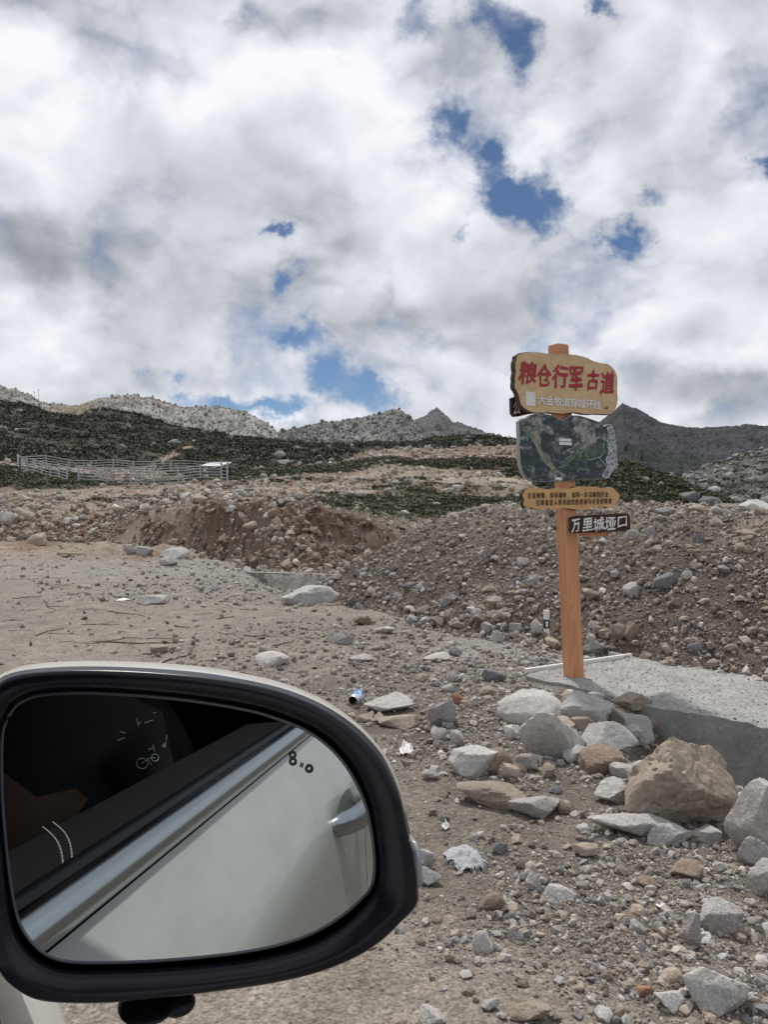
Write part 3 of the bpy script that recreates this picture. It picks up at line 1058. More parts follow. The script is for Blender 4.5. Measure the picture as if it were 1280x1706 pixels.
def vegetation():
    t30 = [shrub_template(34, 500 + k) for k in range(5)]
    t80 = [shrub_template(66, 520 + k) for k in range(5)]
    # dark hillside
    x, y, z, w = on_hill(HILL1, 10500, 0.0, 1.0)
    cl = fbm2(x / 11, y / 14, 4, 240)
    keep = (cl > -.46 + .18 * RNG.normal(0, 1, len(x))) & ~trail(x, y, z, 7.5)
    x, y, z = x[keep], y[keep], z[keep]
    n = len(x)
    base = np.array([(.047, .056, .034)]) * (1 + .25 * RNG.normal(0, 1, (n, 1)))
    br = RNG.uniform(0, 1, n) < .16
    base[br] = np.array((.060, .050, .036))
    size = RNG.uniform(.7, 1.4, n) * (y / 110) ** .5
    scatter_shrubs('shrubbery', np.stack([x, y, z - .15], 1), size, np.clip(base, .015, .2), t30, 'dark low shrubs massed over the hillside')
    # knoll at right
    x, y, z, w = on_hill(HUMP, 3400, 0.05, 1.03)
    cl = fbm2(x / 4, y / 5, 4, 245)
    keep = cl > -.42 + .12 * RNG.normal(0, 1, len(x))
    x, y, z = x[keep], y[keep], z[keep]
    n = len(x)
    base = np.array([(.052, .061, .031)]) * (1 + .2 * RNG.normal(0, 1, (n, 1)))
    br = RNG.uniform(0, 1, n) < .2
    base[br] = np.array((.08, .066, .038))
    scatter_shrubs('undergrowth', np.stack([x, y, z - .1], 1), RNG.uniform(.4, .85, n) * (y / 60) ** .4, np.clip(base, .02, .2), t80, 'dark green low shrubs covering the knoll', .7)
    # patches on the terraces
    X, Y, S = [], [], []
    for (px, D, rx, ry, s) in VEG:
        k = int(rx * ry * 21 * s)
        a, r = RNG.uniform(0, 6.283, k), np.sqrt(RNG.uniform(0, 1.1, k))
        X.append((px - CX) / F * D + rx * r * np.cos(a))
        Y.append(D + ry * r * np.sin(a))
    x, y = np.concatenate(X), np.concatenate(Y)
    k = (mound_d(x, y) < -.2)
    x, y = x[k], y[k]
    n = len(x)
    base = np.array([(.062, .069, .038)]) * (1 + .22 * RNG.normal(0, 1, (n, 1)))
    scatter_shrubs('ground_cover_shrubs', np.stack([x, y, H(x, y) - .05], 1), RNG.uniform(.26, .58, n) * (y / 45) ** .55, np.clip(base, .02, .2), t30, 'patches of low green scrub among the rubble', .65)
    # spur
    x, y, z, w = on_hill(SPUR, 2200, 0.05, 1.0)
    k = fbm2(x / 12, y / 14, 3, 249) > -.2
    x, y, z = x[k], y[k], z[k]
    n = len(x)
    base = np.array([(.06, .068, .045)]) * (1 + .2 * RNG.normal(0, 1, (n, 1)))
    scatter_shrubs('vegetation', np.stack([x, y, z - .2], 1), RNG.uniform(1.0, 2.2, n), np.clip(base, .02, .2), t30, 'sparse dark scrub on the grey green spur', .6)


def hill_rocks():
    G = [(.33, .322, .30), (.27, .262, .25), (.38, .365, .335)]
    # boulders between the shrubs of the dark hillside
    x, y, z, w = on_hill(HILL1, 2200, 0.0, 1.0)
    cl = fbm2(x / 11, y / 14, 4, 240)
    band = fbm2(x / 25, y / 30, 3, 251)
    k = (cl < -.05 + .12 * RNG.normal(0, 1, len(x))) & (band > -.35)
    x, y, z = x[k], y[k], z[k]
    n = len(x)
    scatter_stones('hillside_rubble', np.stack([x, y, z + .25], 1), np.minimum(.28 * RNG.pareto(2.2, n) + .25, 2.2) * (y / 130) ** .5, stone_cols(n, [(.20, .196, .185), (.15, .15, .142), (.25, .235, .215)], [3, 2, 1]), M_TALUS, 'grey stones lying between the hillside shrubs', (.5, .9), .8, .15)
    x, y, z, w = on_hill(RIDGE, 12000, 0.05, 1.0)
    k = np.abs((x / y * F + CX) - 125) > 38 * RNG.uniform(.3, 1.3, len(x))
    x, y, z = x[k], y[k], z[k]
    n = len(x)
    scatter_stones('talus_rubble', np.stack([x, y, z], 1), np.minimum(.36 * RNG.pareto(2.4, n) + .42, 2.2), stone_cols(n, G, [3, 2, 2], .16), M_TALUS, 'pale grey talus blocks covering the rocky ridge', (.6, 1.1), 1.2, .1)
    x, y, z, w = on_hill(RIDGE2, 6000, 0.05, .99)
    n = len(x)
    scatter_stones('scree_rubble', np.stack([x, y, z], 1), np.minimum(.5 * RNG.pareto(2.4, n) + .6, 3.2), stone_cols(n, [(.21, .21, .20), (.165, .165, .16), (.25, .25, .235)], [3, 2, 2], .14), M_TALUS, 'grey scree blocks on the middle mountain', (.6, 1.1), 1.2, .1)
    x, y, z, w = on_hill(SPUR, 2600, 0.02, 1.0)
    k = fbm2(x / 12, y / 14, 3, 249) < .1
    x, y, z = x[k], y[k], z[k]
    n = len(x)
    scatter_stones('spur_rubble', np.stack([x, y, z + .2], 1), np.minimum(.6 * RNG.pareto(2.3, n) + .5, 3.5), stone_cols(n, [(.26, .265, .25), (.20, .21, .19), (.33, .33, .30)], [3, 2, 1]), M_TALUS, 'pale rocks scattered over the grey green spur', (.4, .7), .6, .15)
    x, y, z, w = on_hill(HUMP, 300, 0.1, .95)
    n = len(x)
    scatter_stones('knoll_rubble', np.stack([x, y, z + .1], 1), np.minimum(.16 * RNG.pareto(2.2, n) + .15, .9), stone_cols(n, [(.30, .30, .28), (.24, .235, .22)], [1, 1]), M_TALUS, 'grey stones showing between the shrubs of the knoll', (.5, .9), .8, .1)


def bank_rubble():
    n = 26000
    px = np.where(RNG.uniform(0, 1, n) < .8, RNG.uniform(190, 650, n), RNG.uniform(-60, 200, n))
    u = (px - CX) / F
    t = RNG.uniform(-.05, 1.05, n)
    d4 = np.interp(u, CPX, CK[:, 4, 0])
    d5 = np.interp(u, CPX, CK[:, 5, 0])
    y = d4 + (d5 - d4) * t
    x = u * y
    rib = fbm2(x * .75 + .35 * fbm2(x * .5, t * 2.2, 2, 270), t * 1.1, 3, 271)
    rib2 = fbm2(x * 3.0, t * 7, 2, 274)
    w = sstep(.08, .32, rib + .35 * rib2) + .3 * (t < .12) + .12 * (t > .95) + .04 + .3 * (px < 190)
    k = (RNG.uniform(0, 1, n) < w) & (mound_d(x, y) < -.1)
    x, y = x[k][:6500], y[k][:6500]
    m = len(x)
    size = np.minimum(.05 * RNG.pareto(1.7, m) + .04, .36)
    cols = stone_cols(m, [(.28, .225, .18), (.22, .165, .125), (.36, .315, .265), (.16, .11, .08)], [4, 4, 1.5, 3])
    scatter_stones('bank_rubble', np.stack([x, y, H(x, y)], 1), size, cols, M_RUB, 'broken rock sticking out of the red brown cut bank', (.5, .9), 1.2, .3, .32, .4)


near_gravel()
bank_rubble()
mound_rubble()
mid_rubble()
hill_rocks()
vegetation()
# ------------------------------------------------------------------ concrete slab and retaining wall
def mat_concrete(name, base, speck=.5, scale=120, bmp=.004, pits=.2, pscale=34):
    m, t, b = newmat(name)
    p = t.n('ShaderNodeNewGeometry').outputs['Position']
    n1 = t.noise(p, scale, 4, .7)
    n2 = t.noise(p, 5, 5, .6)
    n3 = t.noise(p, 24, 4, .6)
    vo = t.n('ShaderNodeTexVoronoi')
    t.set(vo.inputs['Vector'], p)
    vo.inputs['Scale'].default_value = pscale
    pit = t.ramp(vo.outputs['Distance'], .04, .13)
    k = t.m('MULTIPLY', t.ramp(n1, .3, .7, 1 - .45 * speck, 1 + .4 * speck, False), t.ramp(n2, .3, .7, .8, 1.15, False))
    k = t.m('MULTIPLY', k, t.ramp(n3, .3, .7, .9, 1.1, False))
    k = t.m('MULTIPLY', k, t.m('ADD', 1 - pits, t.m('MULTIPLY', pit, pits)))
    t.set(b.inputs['Base Color'], t.v('SCALE', base, s=k))
    b.inputs['Roughness'].default_value = .92
    b.inputs['Specular IOR Level'].default_value = .2
    bump(t, b, t.m('ADD', t.m('ADD', n1, t.m('MULTIPLY', n3, .5)), t.m('MULTIPLY', pit, .6)), .8, bmp)
    return m


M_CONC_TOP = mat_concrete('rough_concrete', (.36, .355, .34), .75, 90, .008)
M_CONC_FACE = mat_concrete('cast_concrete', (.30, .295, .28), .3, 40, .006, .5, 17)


def resample(pts, n):
    pts = np.array(pts, dtype=float)
    d = np.r_[0, np.cumsum(np.linalg.norm(np.diff(pts, axis=0), axis=1))]
    s = np.linspace(0, d[-1], n)
    return np.stack([np.interp(s, d, pts[:, k]) for k in range(pts.shape[1])], 1)


def build_slab():
    N, Mn = 150, 40
    a, b = resample(SLAB_NEAR, N), resample(SLAB_FAR, N)
    s = np.linspace(0, 1, Mn)
    P = a[:, None, :] * (1 - s[None, :, None]) + b[:, None, :] * s[None, :, None]
    x, y = P[..., 0], P[..., 1]
    z = .045 + .010 * fbm2(x.ravel() * 5, y.ravel() * 5, 3, 70).reshape(x.shape) + .006 * fbm2(x.ravel() * 22, y.ravel() * 22, 3, 71).reshape(x.shape)
    # chipped edge
    chip = .03 * np.maximum(fbm2(a[:, 0] * 7, a[:, 1] * 7, 3, 77), 0)
    z[:, 0] -= .012 + chip
    V = [np.stack([x, y, z], -1).reshape(-1, 3)]
    idx = np.arange(N * Mn).reshape(N, Mn)
    Fc = [tuple(q) for q in np.stack([idx[:-1, :-1], idx[1:, :-1], idx[1:, 1:], idx[:-1, 1:]], -1).reshape(-1, 4)]
    mi = [0] * len(Fc)
    # face towards the camera
    K = 12
    base = N * Mn
    rows = []
    for k in range(1, K):
        f = k / (K - 1)
        off = .012 * fbm2(a[:, 0] * 4 + f * 3, a[:, 1] * 4 + f * 5, 3, 78) - .01 * f
        pz = z[:, 0] * (1 - f) + -.62 * f
        rows.append(np.stack([a[:, 0] - .5 * off, a[:, 1] + off, pz], 1))
    V += rows
    prev = idx[:, 0]
    for k in range(K - 1):
        cur = base + k * N + np.arange(N)
        for i in range(N - 1):
            Fc.append((prev[i], cur[i], cur[i + 1], prev[i + 1]))
            mi.append(1)
        prev = cur
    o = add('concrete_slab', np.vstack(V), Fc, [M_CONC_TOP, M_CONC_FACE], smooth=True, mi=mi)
    for e in o.data.edges:
        pass
    o.data.set_sharp_from_angle(angle=math.radians(38))
    tag(o, 'rough grey concrete slab path beside the signpost', kind='structure')
    # grit lying on it
    n = 15000
    i = RNG.uniform(0, N - 1.01, n)
    j = RNG.uniform(.3, Mn - 1.01, n)
    i0, j0 = i.astype(int), j.astype(int)
    p = np.stack([x[i0, j0], y[i0, j0], z[i0, j0]], 1) + (np.stack([x[i0 + 1, j0], y[i0 + 1, j0], z[i0 + 1, j0]], 1) - np.stack([x[i0, j0], y[i0, j0], z[i0, j0]], 1)) * (i - i0)[:, None]
    p += (np.stack([x[i0, j0 + 1], y[i0, j0 + 1], z[i0, j0 + 1]], 1) - np.stack([x[i0, j0], y[i0, j0], z[i0, j0]], 1)) * (j - j0)[:, None]
    scatter_stones('grit', p, np.minimum(.004 * RNG.pareto(2.2, n) + .005, .024), stone_cols(n, [(.40, .395, .38), (.35, .345, .33), (.29, .285, .275)], [3, 3, 1], .10), M_PEB, 'grey grit lying on the concrete slab', sink=.35)


build_slab()

M_MORTAR = mat_concrete('mortar', (.27, .265, .25), .5, 60, .006)


def build_retaining_wall():
    a, b = at(392, 0, 20.6)[:2], at(548, 0, 19.7)[:2]
    L = np.hypot(*(b - a))
    d = (b - a) / L
    nrm = np.array((d[1], -d[0]))
    if nrm[1] > 0:
        nrm = -nrm
    r = root('retaining_wall', (a[0], a[1], -.7), 'low grey stone and mortar retaining wall across the yard edge', 'wall')
    mid = (a + b) / 2
    V, Fc = box_vf((mid[0] - nrm[0] * .15, mid[1] - nrm[1] * .15, -.56), (*d, 0), (*nrm, 0), (0, 0, 1), L / 2, .15, .33)
    add('mortar_core', V, Fc, M_MORTAR, r)
    k = 0
    rs = random.Random(4)
    for row in range(3):
        s = rs.uniform(0, .2)
        while s < L - .1:
            w = rs.uniform(.16, .34)
            zc = -.33 - row * .2 + rs.uniform(-.02, .02)
            c = a + d * (s + w / 2) + nrm * .012
            seedv = np.array([(math.cos(t) * w * .5 * rs.uniform(.75, 1), math.sin(t) * .09 * rs.uniform(.75, 1)) for t in np.linspace(0, 2 * math.pi, 8)[:-1]])
            Vs = [(c[0] + d[0] * q[0] + nrm[0] * -.03, c[1] + d[1] * q[0] + nrm[1] * -.03, zc + q[1]) for q in seedv]
            Vs += [(c[0] + d[0] * q[0] * .8 + nrm[0] * .025, c[1] + d[1] * q[0] * .8 + nrm[1] * .025, zc + q[1] * .8) for q in seedv]
            m = len(seedv)
            Fs = [tuple(range(m, 2 * m))] + [(i, (i + 1) % m, m + (i + 1) % m, m + i) for i in range(m)]
            add('wall_stone', Vs, Fs, rs.choice([M_PALE, M_GRAN, M_TANST]), r)
            s += w + rs.uniform(.02, .12)
            k += 1


build_retaining_wall()

# ------------------------------------------------------------------ individual rocks
def rock_unit(seed, sub=3, planes=13, rough=.05, sharp=40, roundness=0.0):
    r = np.random.default_rng(seed)
    bm = bmesh.new()
    bmesh.ops.create_icosphere(bm, subdivisions=sub, radius=1)
    N = np.array([v.co[:] for v in bm.verts])
    Fc = np.array([[v.index for v in f.verts] for f in bm.faces])
    bm.free()
    V = N.copy()
    if planes:
        m = r.normal(0, 1, (planes + 9, 3))
        m /= np.linalg.norm(m, axis=1)[:, None]
        d = np.r_[r.uniform(.48, .80, planes), r.uniform(.86, 1.05, 9)]
        c = N @ m.T
        rr = np.where(c > .06, d[None] / np.maximum(c, .06), 8.0)
        sharp = sharp * 2.2
        rad = -np.log(np.exp(-sharp * rr).sum(1)) / sharp
        rad = np.minimum(rad, 1.35) * (1 - roundness) + roundness * .85
        V = N * rad[:, None]
    if rough:
        n = fbm3(V[:, 0] * 2.0 + seed, V[:, 1] * 2.0, V[:, 2] * 2.0, 6, seed, .62)
        n2 = np.abs(fbm3(V[:, 0] * 1.7, V[:, 1] * 1.7 + seed, V[:, 2] * 1.7, 4, seed + 9))
        n3 = np.floor(3.0 * fbm3(V[:, 0] * 1.2 + 9, V[:, 1] * 1.2 + seed, V[:, 2] * 1.2, 3, seed + 4)) / 3.0
        V = V * (1 + 1.5 * rough * n - rough * .8 * (1 - np.minimum(n2 * 6, 1)) + rough * .9 * n3)[:, None]
    lo, hi = V.min(0), V.max(0)
    V = (V - (lo + hi) / 2) / ((hi - lo) / 2)
    return V, Fc


HERO_BOXES = []


def hero(box, mt, label, planes=12, rough=.05, roundness=0.0, rz=None, dep=.8, sink=.18, seed=None, sub=4, zoff=0.0, sharp=40, cat='rock', name='rock', group=None, tilt=0):
    x0, y0, x1, y1 = box
    g = ground_at((x0 + x1) / 2, y1 - 1)
    D = g[1]
    w = (x1 - x0) / F * D
    d = w * dep
    app = (y1 - y0) / F * D
    th = (y1 - HY) / F
    sn, cs = th / math.hypot(1, th), 1 / math.hypot(1, th)
    h = (app - d * sn * .62) / cs
    if h < w * .22:
        h = w * .22
        d = max((app - h * cs) / max(sn, .1) / .75, w * .25)
        d = min(d, w * 1.3)
    seed = seed if seed is not None else int(x0 * 7 + y0 * 13) % 9973
    V, Fc = rock_unit(seed, sub, planes, rough, sharp, roundness)
    full = h / (1 - sink)
    V = V * np.array((w / 2 * 1.17, d / 2 * 1.08, full / 2 * 1.12))
    if tilt:
        ca, sa = math.cos(tilt), math.sin(tilt)
        V = V @ np.array(((ca, 0, sa), (0, 1, 0), (-sa, 0, ca))).T
    u = (x0 + x1) / 2
    cy = D + d * .42
    c = np.array(((u - CX) / F * cy, cy, g[2] + full / 2 - full * sink + zoff))
    HERO_BOXES.append((c[0], c[1], max(w, d) * .55))
    o = add(name, V + c, Fc, STONES[mt] if isinstance(mt, str) else mt, origin=c, smooth=True, sharp_deg=24)
    return tag(o, label, cat, group)


HEROES = [
    ((869, 1180, 969, 1267), 'p', 'big pale granite rock with a pointed top, front of the rock pile below the signpost', dict(planes=7, sharp=40, rough=.035, dep=.75, seed=31)),
    ((836, 1155, 931, 1214), 'p', 'long pale granite rock at the left end of the rock pile below the signpost', dict(planes=9, dep=.7, seed=5)),
    ((934, 1160, 1018, 1214), 'g', 'speckled granite slab leaning in the middle of the rock pile behind the pointed rock', dict(planes=9, seed=77)),
    ((947, 1197, 993, 1227), 't', 'small pinkish tan rock wedged beside the pointed pale rock', dict(roundness=.25)),
    ((976, 1208, 1063, 1270), 'g', 'flat topped grey granite rock directly left of the huge brown boulder', dict(planes=7, sharp=36, seed=14)),
    ((1027, 1189, 1084, 1236), 'g', 'grey granite block against the concrete slab at the back of the rock pile', dict(planes=8, seed=52)),
    ((1016, 1153, 1080, 1184), 't', 'tan rock lying on the corner edge of the concrete slab', dict(planes=8, seed=21)),
    ((1002, 1172, 1036, 1200), 'b', 'small brown rock tucked under the tan rock at the slab corner', dict()),
    ((969, 1247, 1035, 1294), 'b', 'rounded brown rock in front of the flat topped grey rock', dict(roundness=.4)),
    ((1038, 1228, 1229, 1388), 't', 'huge tan brown boulder in the pit beside the concrete slab', dict(planes=8, rough=.085, dep=.75, seed=71, sub=5, sharp=26, sink=.12)),
    ((1222, 1307, 1335, 1442), 'p', 'large pale granite boulder cut by the right edge below the slab', dict(planes=7, sharp=40, seed=8, dep=.8)),
    ((805, 1253, 856, 1296), 'b', 'rounded tan brown cobble resting on the flat pale granite', dict(roundness=.5)),
    ((833, 1274, 866, 1304), 't', 'small tan stone touching the right side of the rounded brown cobble', dict(roundness=.2)),
    ((753, 1248, 827, 1298), 'p', 'flat pale granite embedded in the dirt left of the rock pile', dict(planes=10)),
    ((857, 1255, 904, 1287), 'g', 'small grey granite rock under the big pointed rock', dict(planes=8)),
    ((768, 1298, 876, 1349), 't', 'broad flat tan slab of stone in front of the rounded cobble', dict(planes=7, dep=.8, seed=12)),
    ((850, 1324, 934, 1369), 'g', 'thin grey granite slab tailing off right of the flat tan stone', dict(planes=8, tilt=.2)),
    ((992, 1301, 1049, 1342), 'p', 'pale granite rock lying left of the huge brown boulder', dict(planes=8)),
    ((987, 1357, 1122, 1402), 'g', 'long grey ledge of stone half buried in front of the huge boulder', dict(planes=8, dep=.45, tilt=.12)),
    ((958, 1410, 995, 1433), 't', 'flat little tan stone alone on the gravel below the buried ledge', dict()),
    ((715, 1172, 757, 1212), 'g', 'small triangular grey granite stone standing on the dirt', dict(planes=5, sharp=50, dep=.5, seed=3)),
    ((612, 1156, 685, 1191), 'p', 'flat pale rock lying right of the crushed drink can', dict(planes=9)),
    ((633, 1191, 695, 1215), 't', 'flat tan rock just in front of the pale rock by the can', dict(planes=9)),
    ((595, 1188, 622, 1206), 't', 'small tan stone right behind the car mirror near the can', dict()),
    ((621, 1190, 643, 1208), 't', 'small cracked tan stone between the can and the flat tan rock', dict()),
    ((548, 1056, 588, 1075), 'g', 'squared grey block of stone lying on the open yard', dict(planes=5, sharp=50, sub=3, seed=15)),
    ((584, 1090, 621, 1105), 'g', 'flat grey block on the yard below the squared block', dict(planes=5, sharp=50, sub=3)),
    ((707, 1090, 750, 1105), 'p', 'pale flat stone on the dirt left of the concrete path', dict(sub=3)),
    ((428, 1087, 477, 1112), 'p', 'pale rounded rock just above the top of the car mirror', dict(roundness=.3, sub=3)),
    ((233, 991, 277, 1008), 'g', 'lone grey block on the left side of the yard with dark twigs', dict(planes=5, sharp=50, sub=3, seed=28)),
    ((251, 1075, 277, 1091), 't', 'small tan block lying against a dark stick above the mirror', dict(planes=6, sharp=40, sub=3)),
    ((625, 1045, 656, 1058), 'p', 'thin pale flake of stone right of the squared grey block', dict(sub=3)),
    ((590, 1028, 622, 1043), 'b', 'brown grey lump of rock at the foot of the mound', dict(sub=3)),
    ((806, 1116, 841, 1138), 'd', 'dark bluish stone left of the white batten', dict(sub=3)),
    ((755, 1157, 774, 1177), 'r', 'reddish brown stone behind the triangular grey stone', dict(sub=3)),
    ((800, 1146, 822, 1160), 't', 'orange tan stone near the dark bluish stone', dict(sub=3)),
    ((745, 1120, 760, 1137), 'p', 'small pale stone on the brown soil left of the batten', dict(sub=3)),
    ((1145, 1620, 1247, 1695), 'p', 'large flat grey granite rock in the bottom right corner', dict(planes=8, seed=61, sharp=36)),
    ((1097, 1665, 1147, 1699), 'p', 'pale flat rock touching the left of the large corner rock', dict()),
    ((1162, 1507, 1227, 1560), 'g', 'flat grey stone set in the gravel above the large corner rock', dict(planes=8)),
    ((1137, 1535, 1170, 1592), 'g', 'upright pointed grey stone left of the flat stone at lower right', dict(planes=6, sharp=45)),
    ((852, 1677, 915, 1712), 't', 'tan grey rock cut by the bottom edge of the view', dict()),
    ((790, 1560, 825, 1595), 'p', 'pale stone sunk into the fine dirt right of the mirror', dict(sink=.5)),
    ((877, 1460, 902, 1490), 'g', 'upright grey stone on the dark gravel below the torn cloth', dict()),
    ((908, 1480, 959, 1508), 'g', 'flat grey stone with a pale vein right of the upright stone', dict(planes=9)),
    ((801, 1492, 841, 1522), 'b', 'rounded grey brown stone below the torn cloth', dict(roundness=.3)),
    ((1052, 1540, 1076, 1560), 'p', 'small bright white grey stone on the lower gravel', dict()),
    ((1062, 1648, 1088, 1668), 'r', 'orange stone near the bottom of the gravel', dict()),
    ((1190, 1440, 1217, 1456), 'g', 'small flat disc of grey stone at lower right', dict()),
    ((805, 1672, 831, 1692), 'g', 'grey angular stone near the bottom edge', dict()),
    ((1118, 1440, 1170, 1470), 'b', 'flat brown stone left of the grey disc stone', dict()),
    ((820, 1407, 846, 1428), 'd', 'dark grey stone right of the torn white cloth', dict()),
    ((686, 1420, 724, 1455), 'g', 'grey rock half hidden by the mirror turn lamp', dict()),
    ((700, 1452, 735, 1482), 'g', 'grey rock under the mirror turn lamp', dict()),
    ((1235, 1400, 1280, 1450), 'g', 'grey rock at the right edge below the large pale boulder', dict()),
    ((1250, 1440, 1310, 1500), 'p', 'pale rock at the right edge above the gravel slope', dict()),
    ((1069, 1344, 1105, 1368), 'g', 'small grey stone leaning on the front of the huge boulder', dict(sub=3)),
    ((932, 1338, 962, 1362), 't', 'small tan stone behind the thin grey slab tail', dict(sub=3)),
    ((905, 1330, 934, 1350), 'b', 'brown stone above the thin grey slab tail', dict(sub=3)),
    ((1080, 1375, 1150, 1412), 'g', 'grey buried stones at the foot of the huge boulder', dict(sub=3, dep=.5)),
    ((1150, 1380, 1195, 1408), 'g', 'grey stone at the edge of the pit below the huge boulder', dict(sub=3)),
    ((963, 1376, 985, 1392), 'p', 'little pale stone left of the buried ledge', dict(sub=3)),
    ((720, 1215, 742, 1236), 'p', 'pale chip of rock below the triangular grey stone', dict(sub=3)),
    ((753, 1220, 772, 1245), 'g', 'small grey stone right of the pale chip', dict(sub=3)),
    ((705, 1283, 732, 1302), 'g', 'grey pebble sized rock above the mirror edge at right', dict(sub=3)),
    # mound slope and crest
    ((863, 931, 881, 946), 'p', 'pale stone on the mound left of the signpost', dict(sub=3)),
    ((881, 959, 898, 977), 'g', 'grey stone on the mound just left of the post below the pale stone', dict(sub=3)),
    ((1044, 885, 1066, 900), 'p', 'rounded pale stone under the right tip of the dark arrow board', dict(sub=3, roundness=.3)),
    ((1078, 880, 1093, 900), 'g', 'upright stone on the mound right of the arrow board', dict(sub=3)),
    ((1087, 910, 1103, 923), 'g', 'grey stone on the mound slope below the upright stone', dict(sub=3)),
    ((1090, 960, 1126, 985), 'd', 'long dark grey rock lying across the mound slope', dict(sub=3, tilt=-.4)),
    ((1040, 972, 1068, 996), 'g', 'jagged pale grey rock on the mound right of the post', dict(sub=3, planes=6, sharp=45)),
    ((1186, 864, 1212, 879), 't', 'tan rock just under the mound crest at right', dict(sub=3)),
    ((1146, 843, 1176, 857), 't', 'smooth tan boulder on the crest of the mound', dict(sub=3, roundness=.4)),
    ((1185, 845, 1209, 858), 'p', 'pale boulder on the mound crest right of the tan boulder', dict(sub=3)),
    ((1240, 834, 1284, 854), 'p', 'large pale pointed rock on the crest at the right edge', dict(sub=3, planes=6, sharp=45)),
    ((1096, 846, 1130, 858), 'g', 'wide grey rock on the mound crest left of the tan boulder', dict(sub=3)),
    ((1154, 889, 1175, 905), 'd', 'round dark stone in the upper middle of the mound', dict(sub=3)),
    ((1223, 941, 1242, 954), 't', 'tan stone on the mound near the right edge', dict(sub=3)),
    ((1137, 952, 1153, 967), 'p', 'pale angular stone right of the long dark rock', dict(sub=3)),
    ((1225, 905, 1250, 920), 't', 'light tan rock high on the mound near the right edge', dict(sub=3)),
    ((1036, 1040, 1065, 1070), 'b', 'big leaning brown grey rock low on the mound', dict(sub=3, planes=7)),
    ((1144, 1062, 1170, 1075), 't', 'flat tan rock at the foot of the mound above the dark slab', dict(sub=3)),
    ((1150, 1072, 1176, 1092), 'd', 'tilted dark rock at the foot of the mound', dict(sub=3, tilt=-.4)),
    ((1176, 1099, 1194, 1115), 't', 'tan cube like stone at the mound foot beside the slab', dict(sub=3)),
    ((1064, 1088, 1086, 1107), 't', 'tan stone at the mound foot near the batten end', dict(sub=3)),
    ((1106, 1096, 1127, 1112), 'b', 'brown stone among the rocks at the mound foot', dict(sub=3)),
    ((972, 1072, 1010, 1095), 'g', 'wide grey rock right behind the post base', dict(sub=3)),
    ((981, 1036, 998, 1050), 'p', 'pale stone on the mound right of the post', dict(sub=3)),
    ((998, 1049, 1015, 1062), 't', 'oval tan stone below the pale stone right of the post', dict(sub=3)),
    ((886, 1034, 905, 1058), 'p', 'upright pale stone left of the black and white marker', dict(sub=3, planes=6)),
    ((850, 1040, 868, 1056), 'g', 'grey rock at the mound foot left of the upright pale stone', dict(sub=3)),
    ((820, 1052, 838, 1072), 'g', 'grey rock at the mound foot near the gravel path', dict(sub=3)),
    ((803, 1038, 822, 1054), 'g', 'angular grey rock low on the mound left of the signpost', dict(sub=3)),
    ((679, 1025, 694, 1040), 'p', 'pale rock at the left foot of the mound', dict(sub=3)),
    ((703, 1028, 718, 1042), 'p', 'second pale rock at the left foot of the mound', dict(sub=3)),
    # left bank and yard edge
    ((47, 889, 77, 908), 't', 'big tan rock at the foot of the bank on the far left', dict(sub=3, planes=7)),
    ((34, 850, 57, 867), 't', 'smooth tan boulder on top of the left bank', dict(sub=3, roundness=.3)),
    ((-4, 854, 24, 877), 'p', 'pale blue grey boulder on the bank at the left edge', dict(sub=3)),
    ((66, 869, 90, 880), 't', 'flat tan rock midway up the left bank', dict(sub=3)),
    ((10, 838, 27, 849), 't', 'tan rock at the top of the left bank by the edge', dict(sub=3)),
    ((207, 909, 227, 925), 'g', 'grey lump of concrete at the far yard edge', dict(sub=3)),
    ((226, 912, 253, 926), 'g', 'dark grey lump of concrete beside the lump at the far yard edge', dict(sub=3)),
    ((268, 929, 294, 944), 'g', 'grey chunk in front of the pale slab at the far yard edge', dict(sub=3)),
    ((577, 999, 589, 1010), 'p', 'small white lump at the left tip of the mound', dict(sub=3)),
    ((1137, 908, 1158, 920), 'b', 'brown stone in the middle of the mound', dict(sub=3)),
]
for bx, mt_, lb, kw in HEROES:
    hero(bx, mt_, lb, **kw)

M_CHUNK = mat_concrete('broken_concrete', (.40, .40, .385), .4, 40, .01)
for bx, lb, kw in [((270, 914, 313, 933), 'broad pale slab of broken concrete at the far yard edge', dict(planes=4, sharp=50, sub=4, seed=9)),
                   ((478, 976, 566, 1008), 'spilled mass of hardened grey concrete by the retaining wall', dict(planes=10, sub=4, sharp=14, rough=.08, dep=1.1, seed=4, sink=.5))]:
    hero(bx, M_CHUNK, lb, cat='concrete', name='concrete_chunk', **kw)

# stones one could count, sharing a few meshes
PROTO = []
for k in range(18):
    V, Fc = rock_unit(700 + k, 2 if k % 2 else 3, 7 + k % 6, .06, 30, .15 * (k % 3))
    PROTO.append((V, Fc))
PMESH = {}


def stone_obj(p, size, mt, label, group, flat=.6, sink=.25, k=None):
    k = random.randrange(len(PROTO)) if k is None else k
    key = (k, mt)
    if key not in PMESH:
        PMESH[key] = mesh_np('stone', PROTO[k][0] * .5, PROTO[k][1], STONES[mt], smooth=True, sharp_deg=28)
    o = bpy.data.objects.new('stone', PMESH[key])
    sx, sy, sz = size, size * random.uniform(.6, 1), size * flat * random.uniform(.7, 1.15)
    o.scale = (sx, sy, sz)
    o.rotation_euler = (random.uniform(-.35, .35), random.uniform(-.35, .35), random.uniform(0, 6.28))
    o.location = (p[0], p[1], p[2] + sz * (.5 - sink))
    COL.objects.link(o)
    return tag(o, label, 'stone', group)


def blocked(x, y, r):
    return any((x - a) ** 2 + (y - b) ** 2 < (c + r) ** 2 for a, b, c in HERO_BOXES)


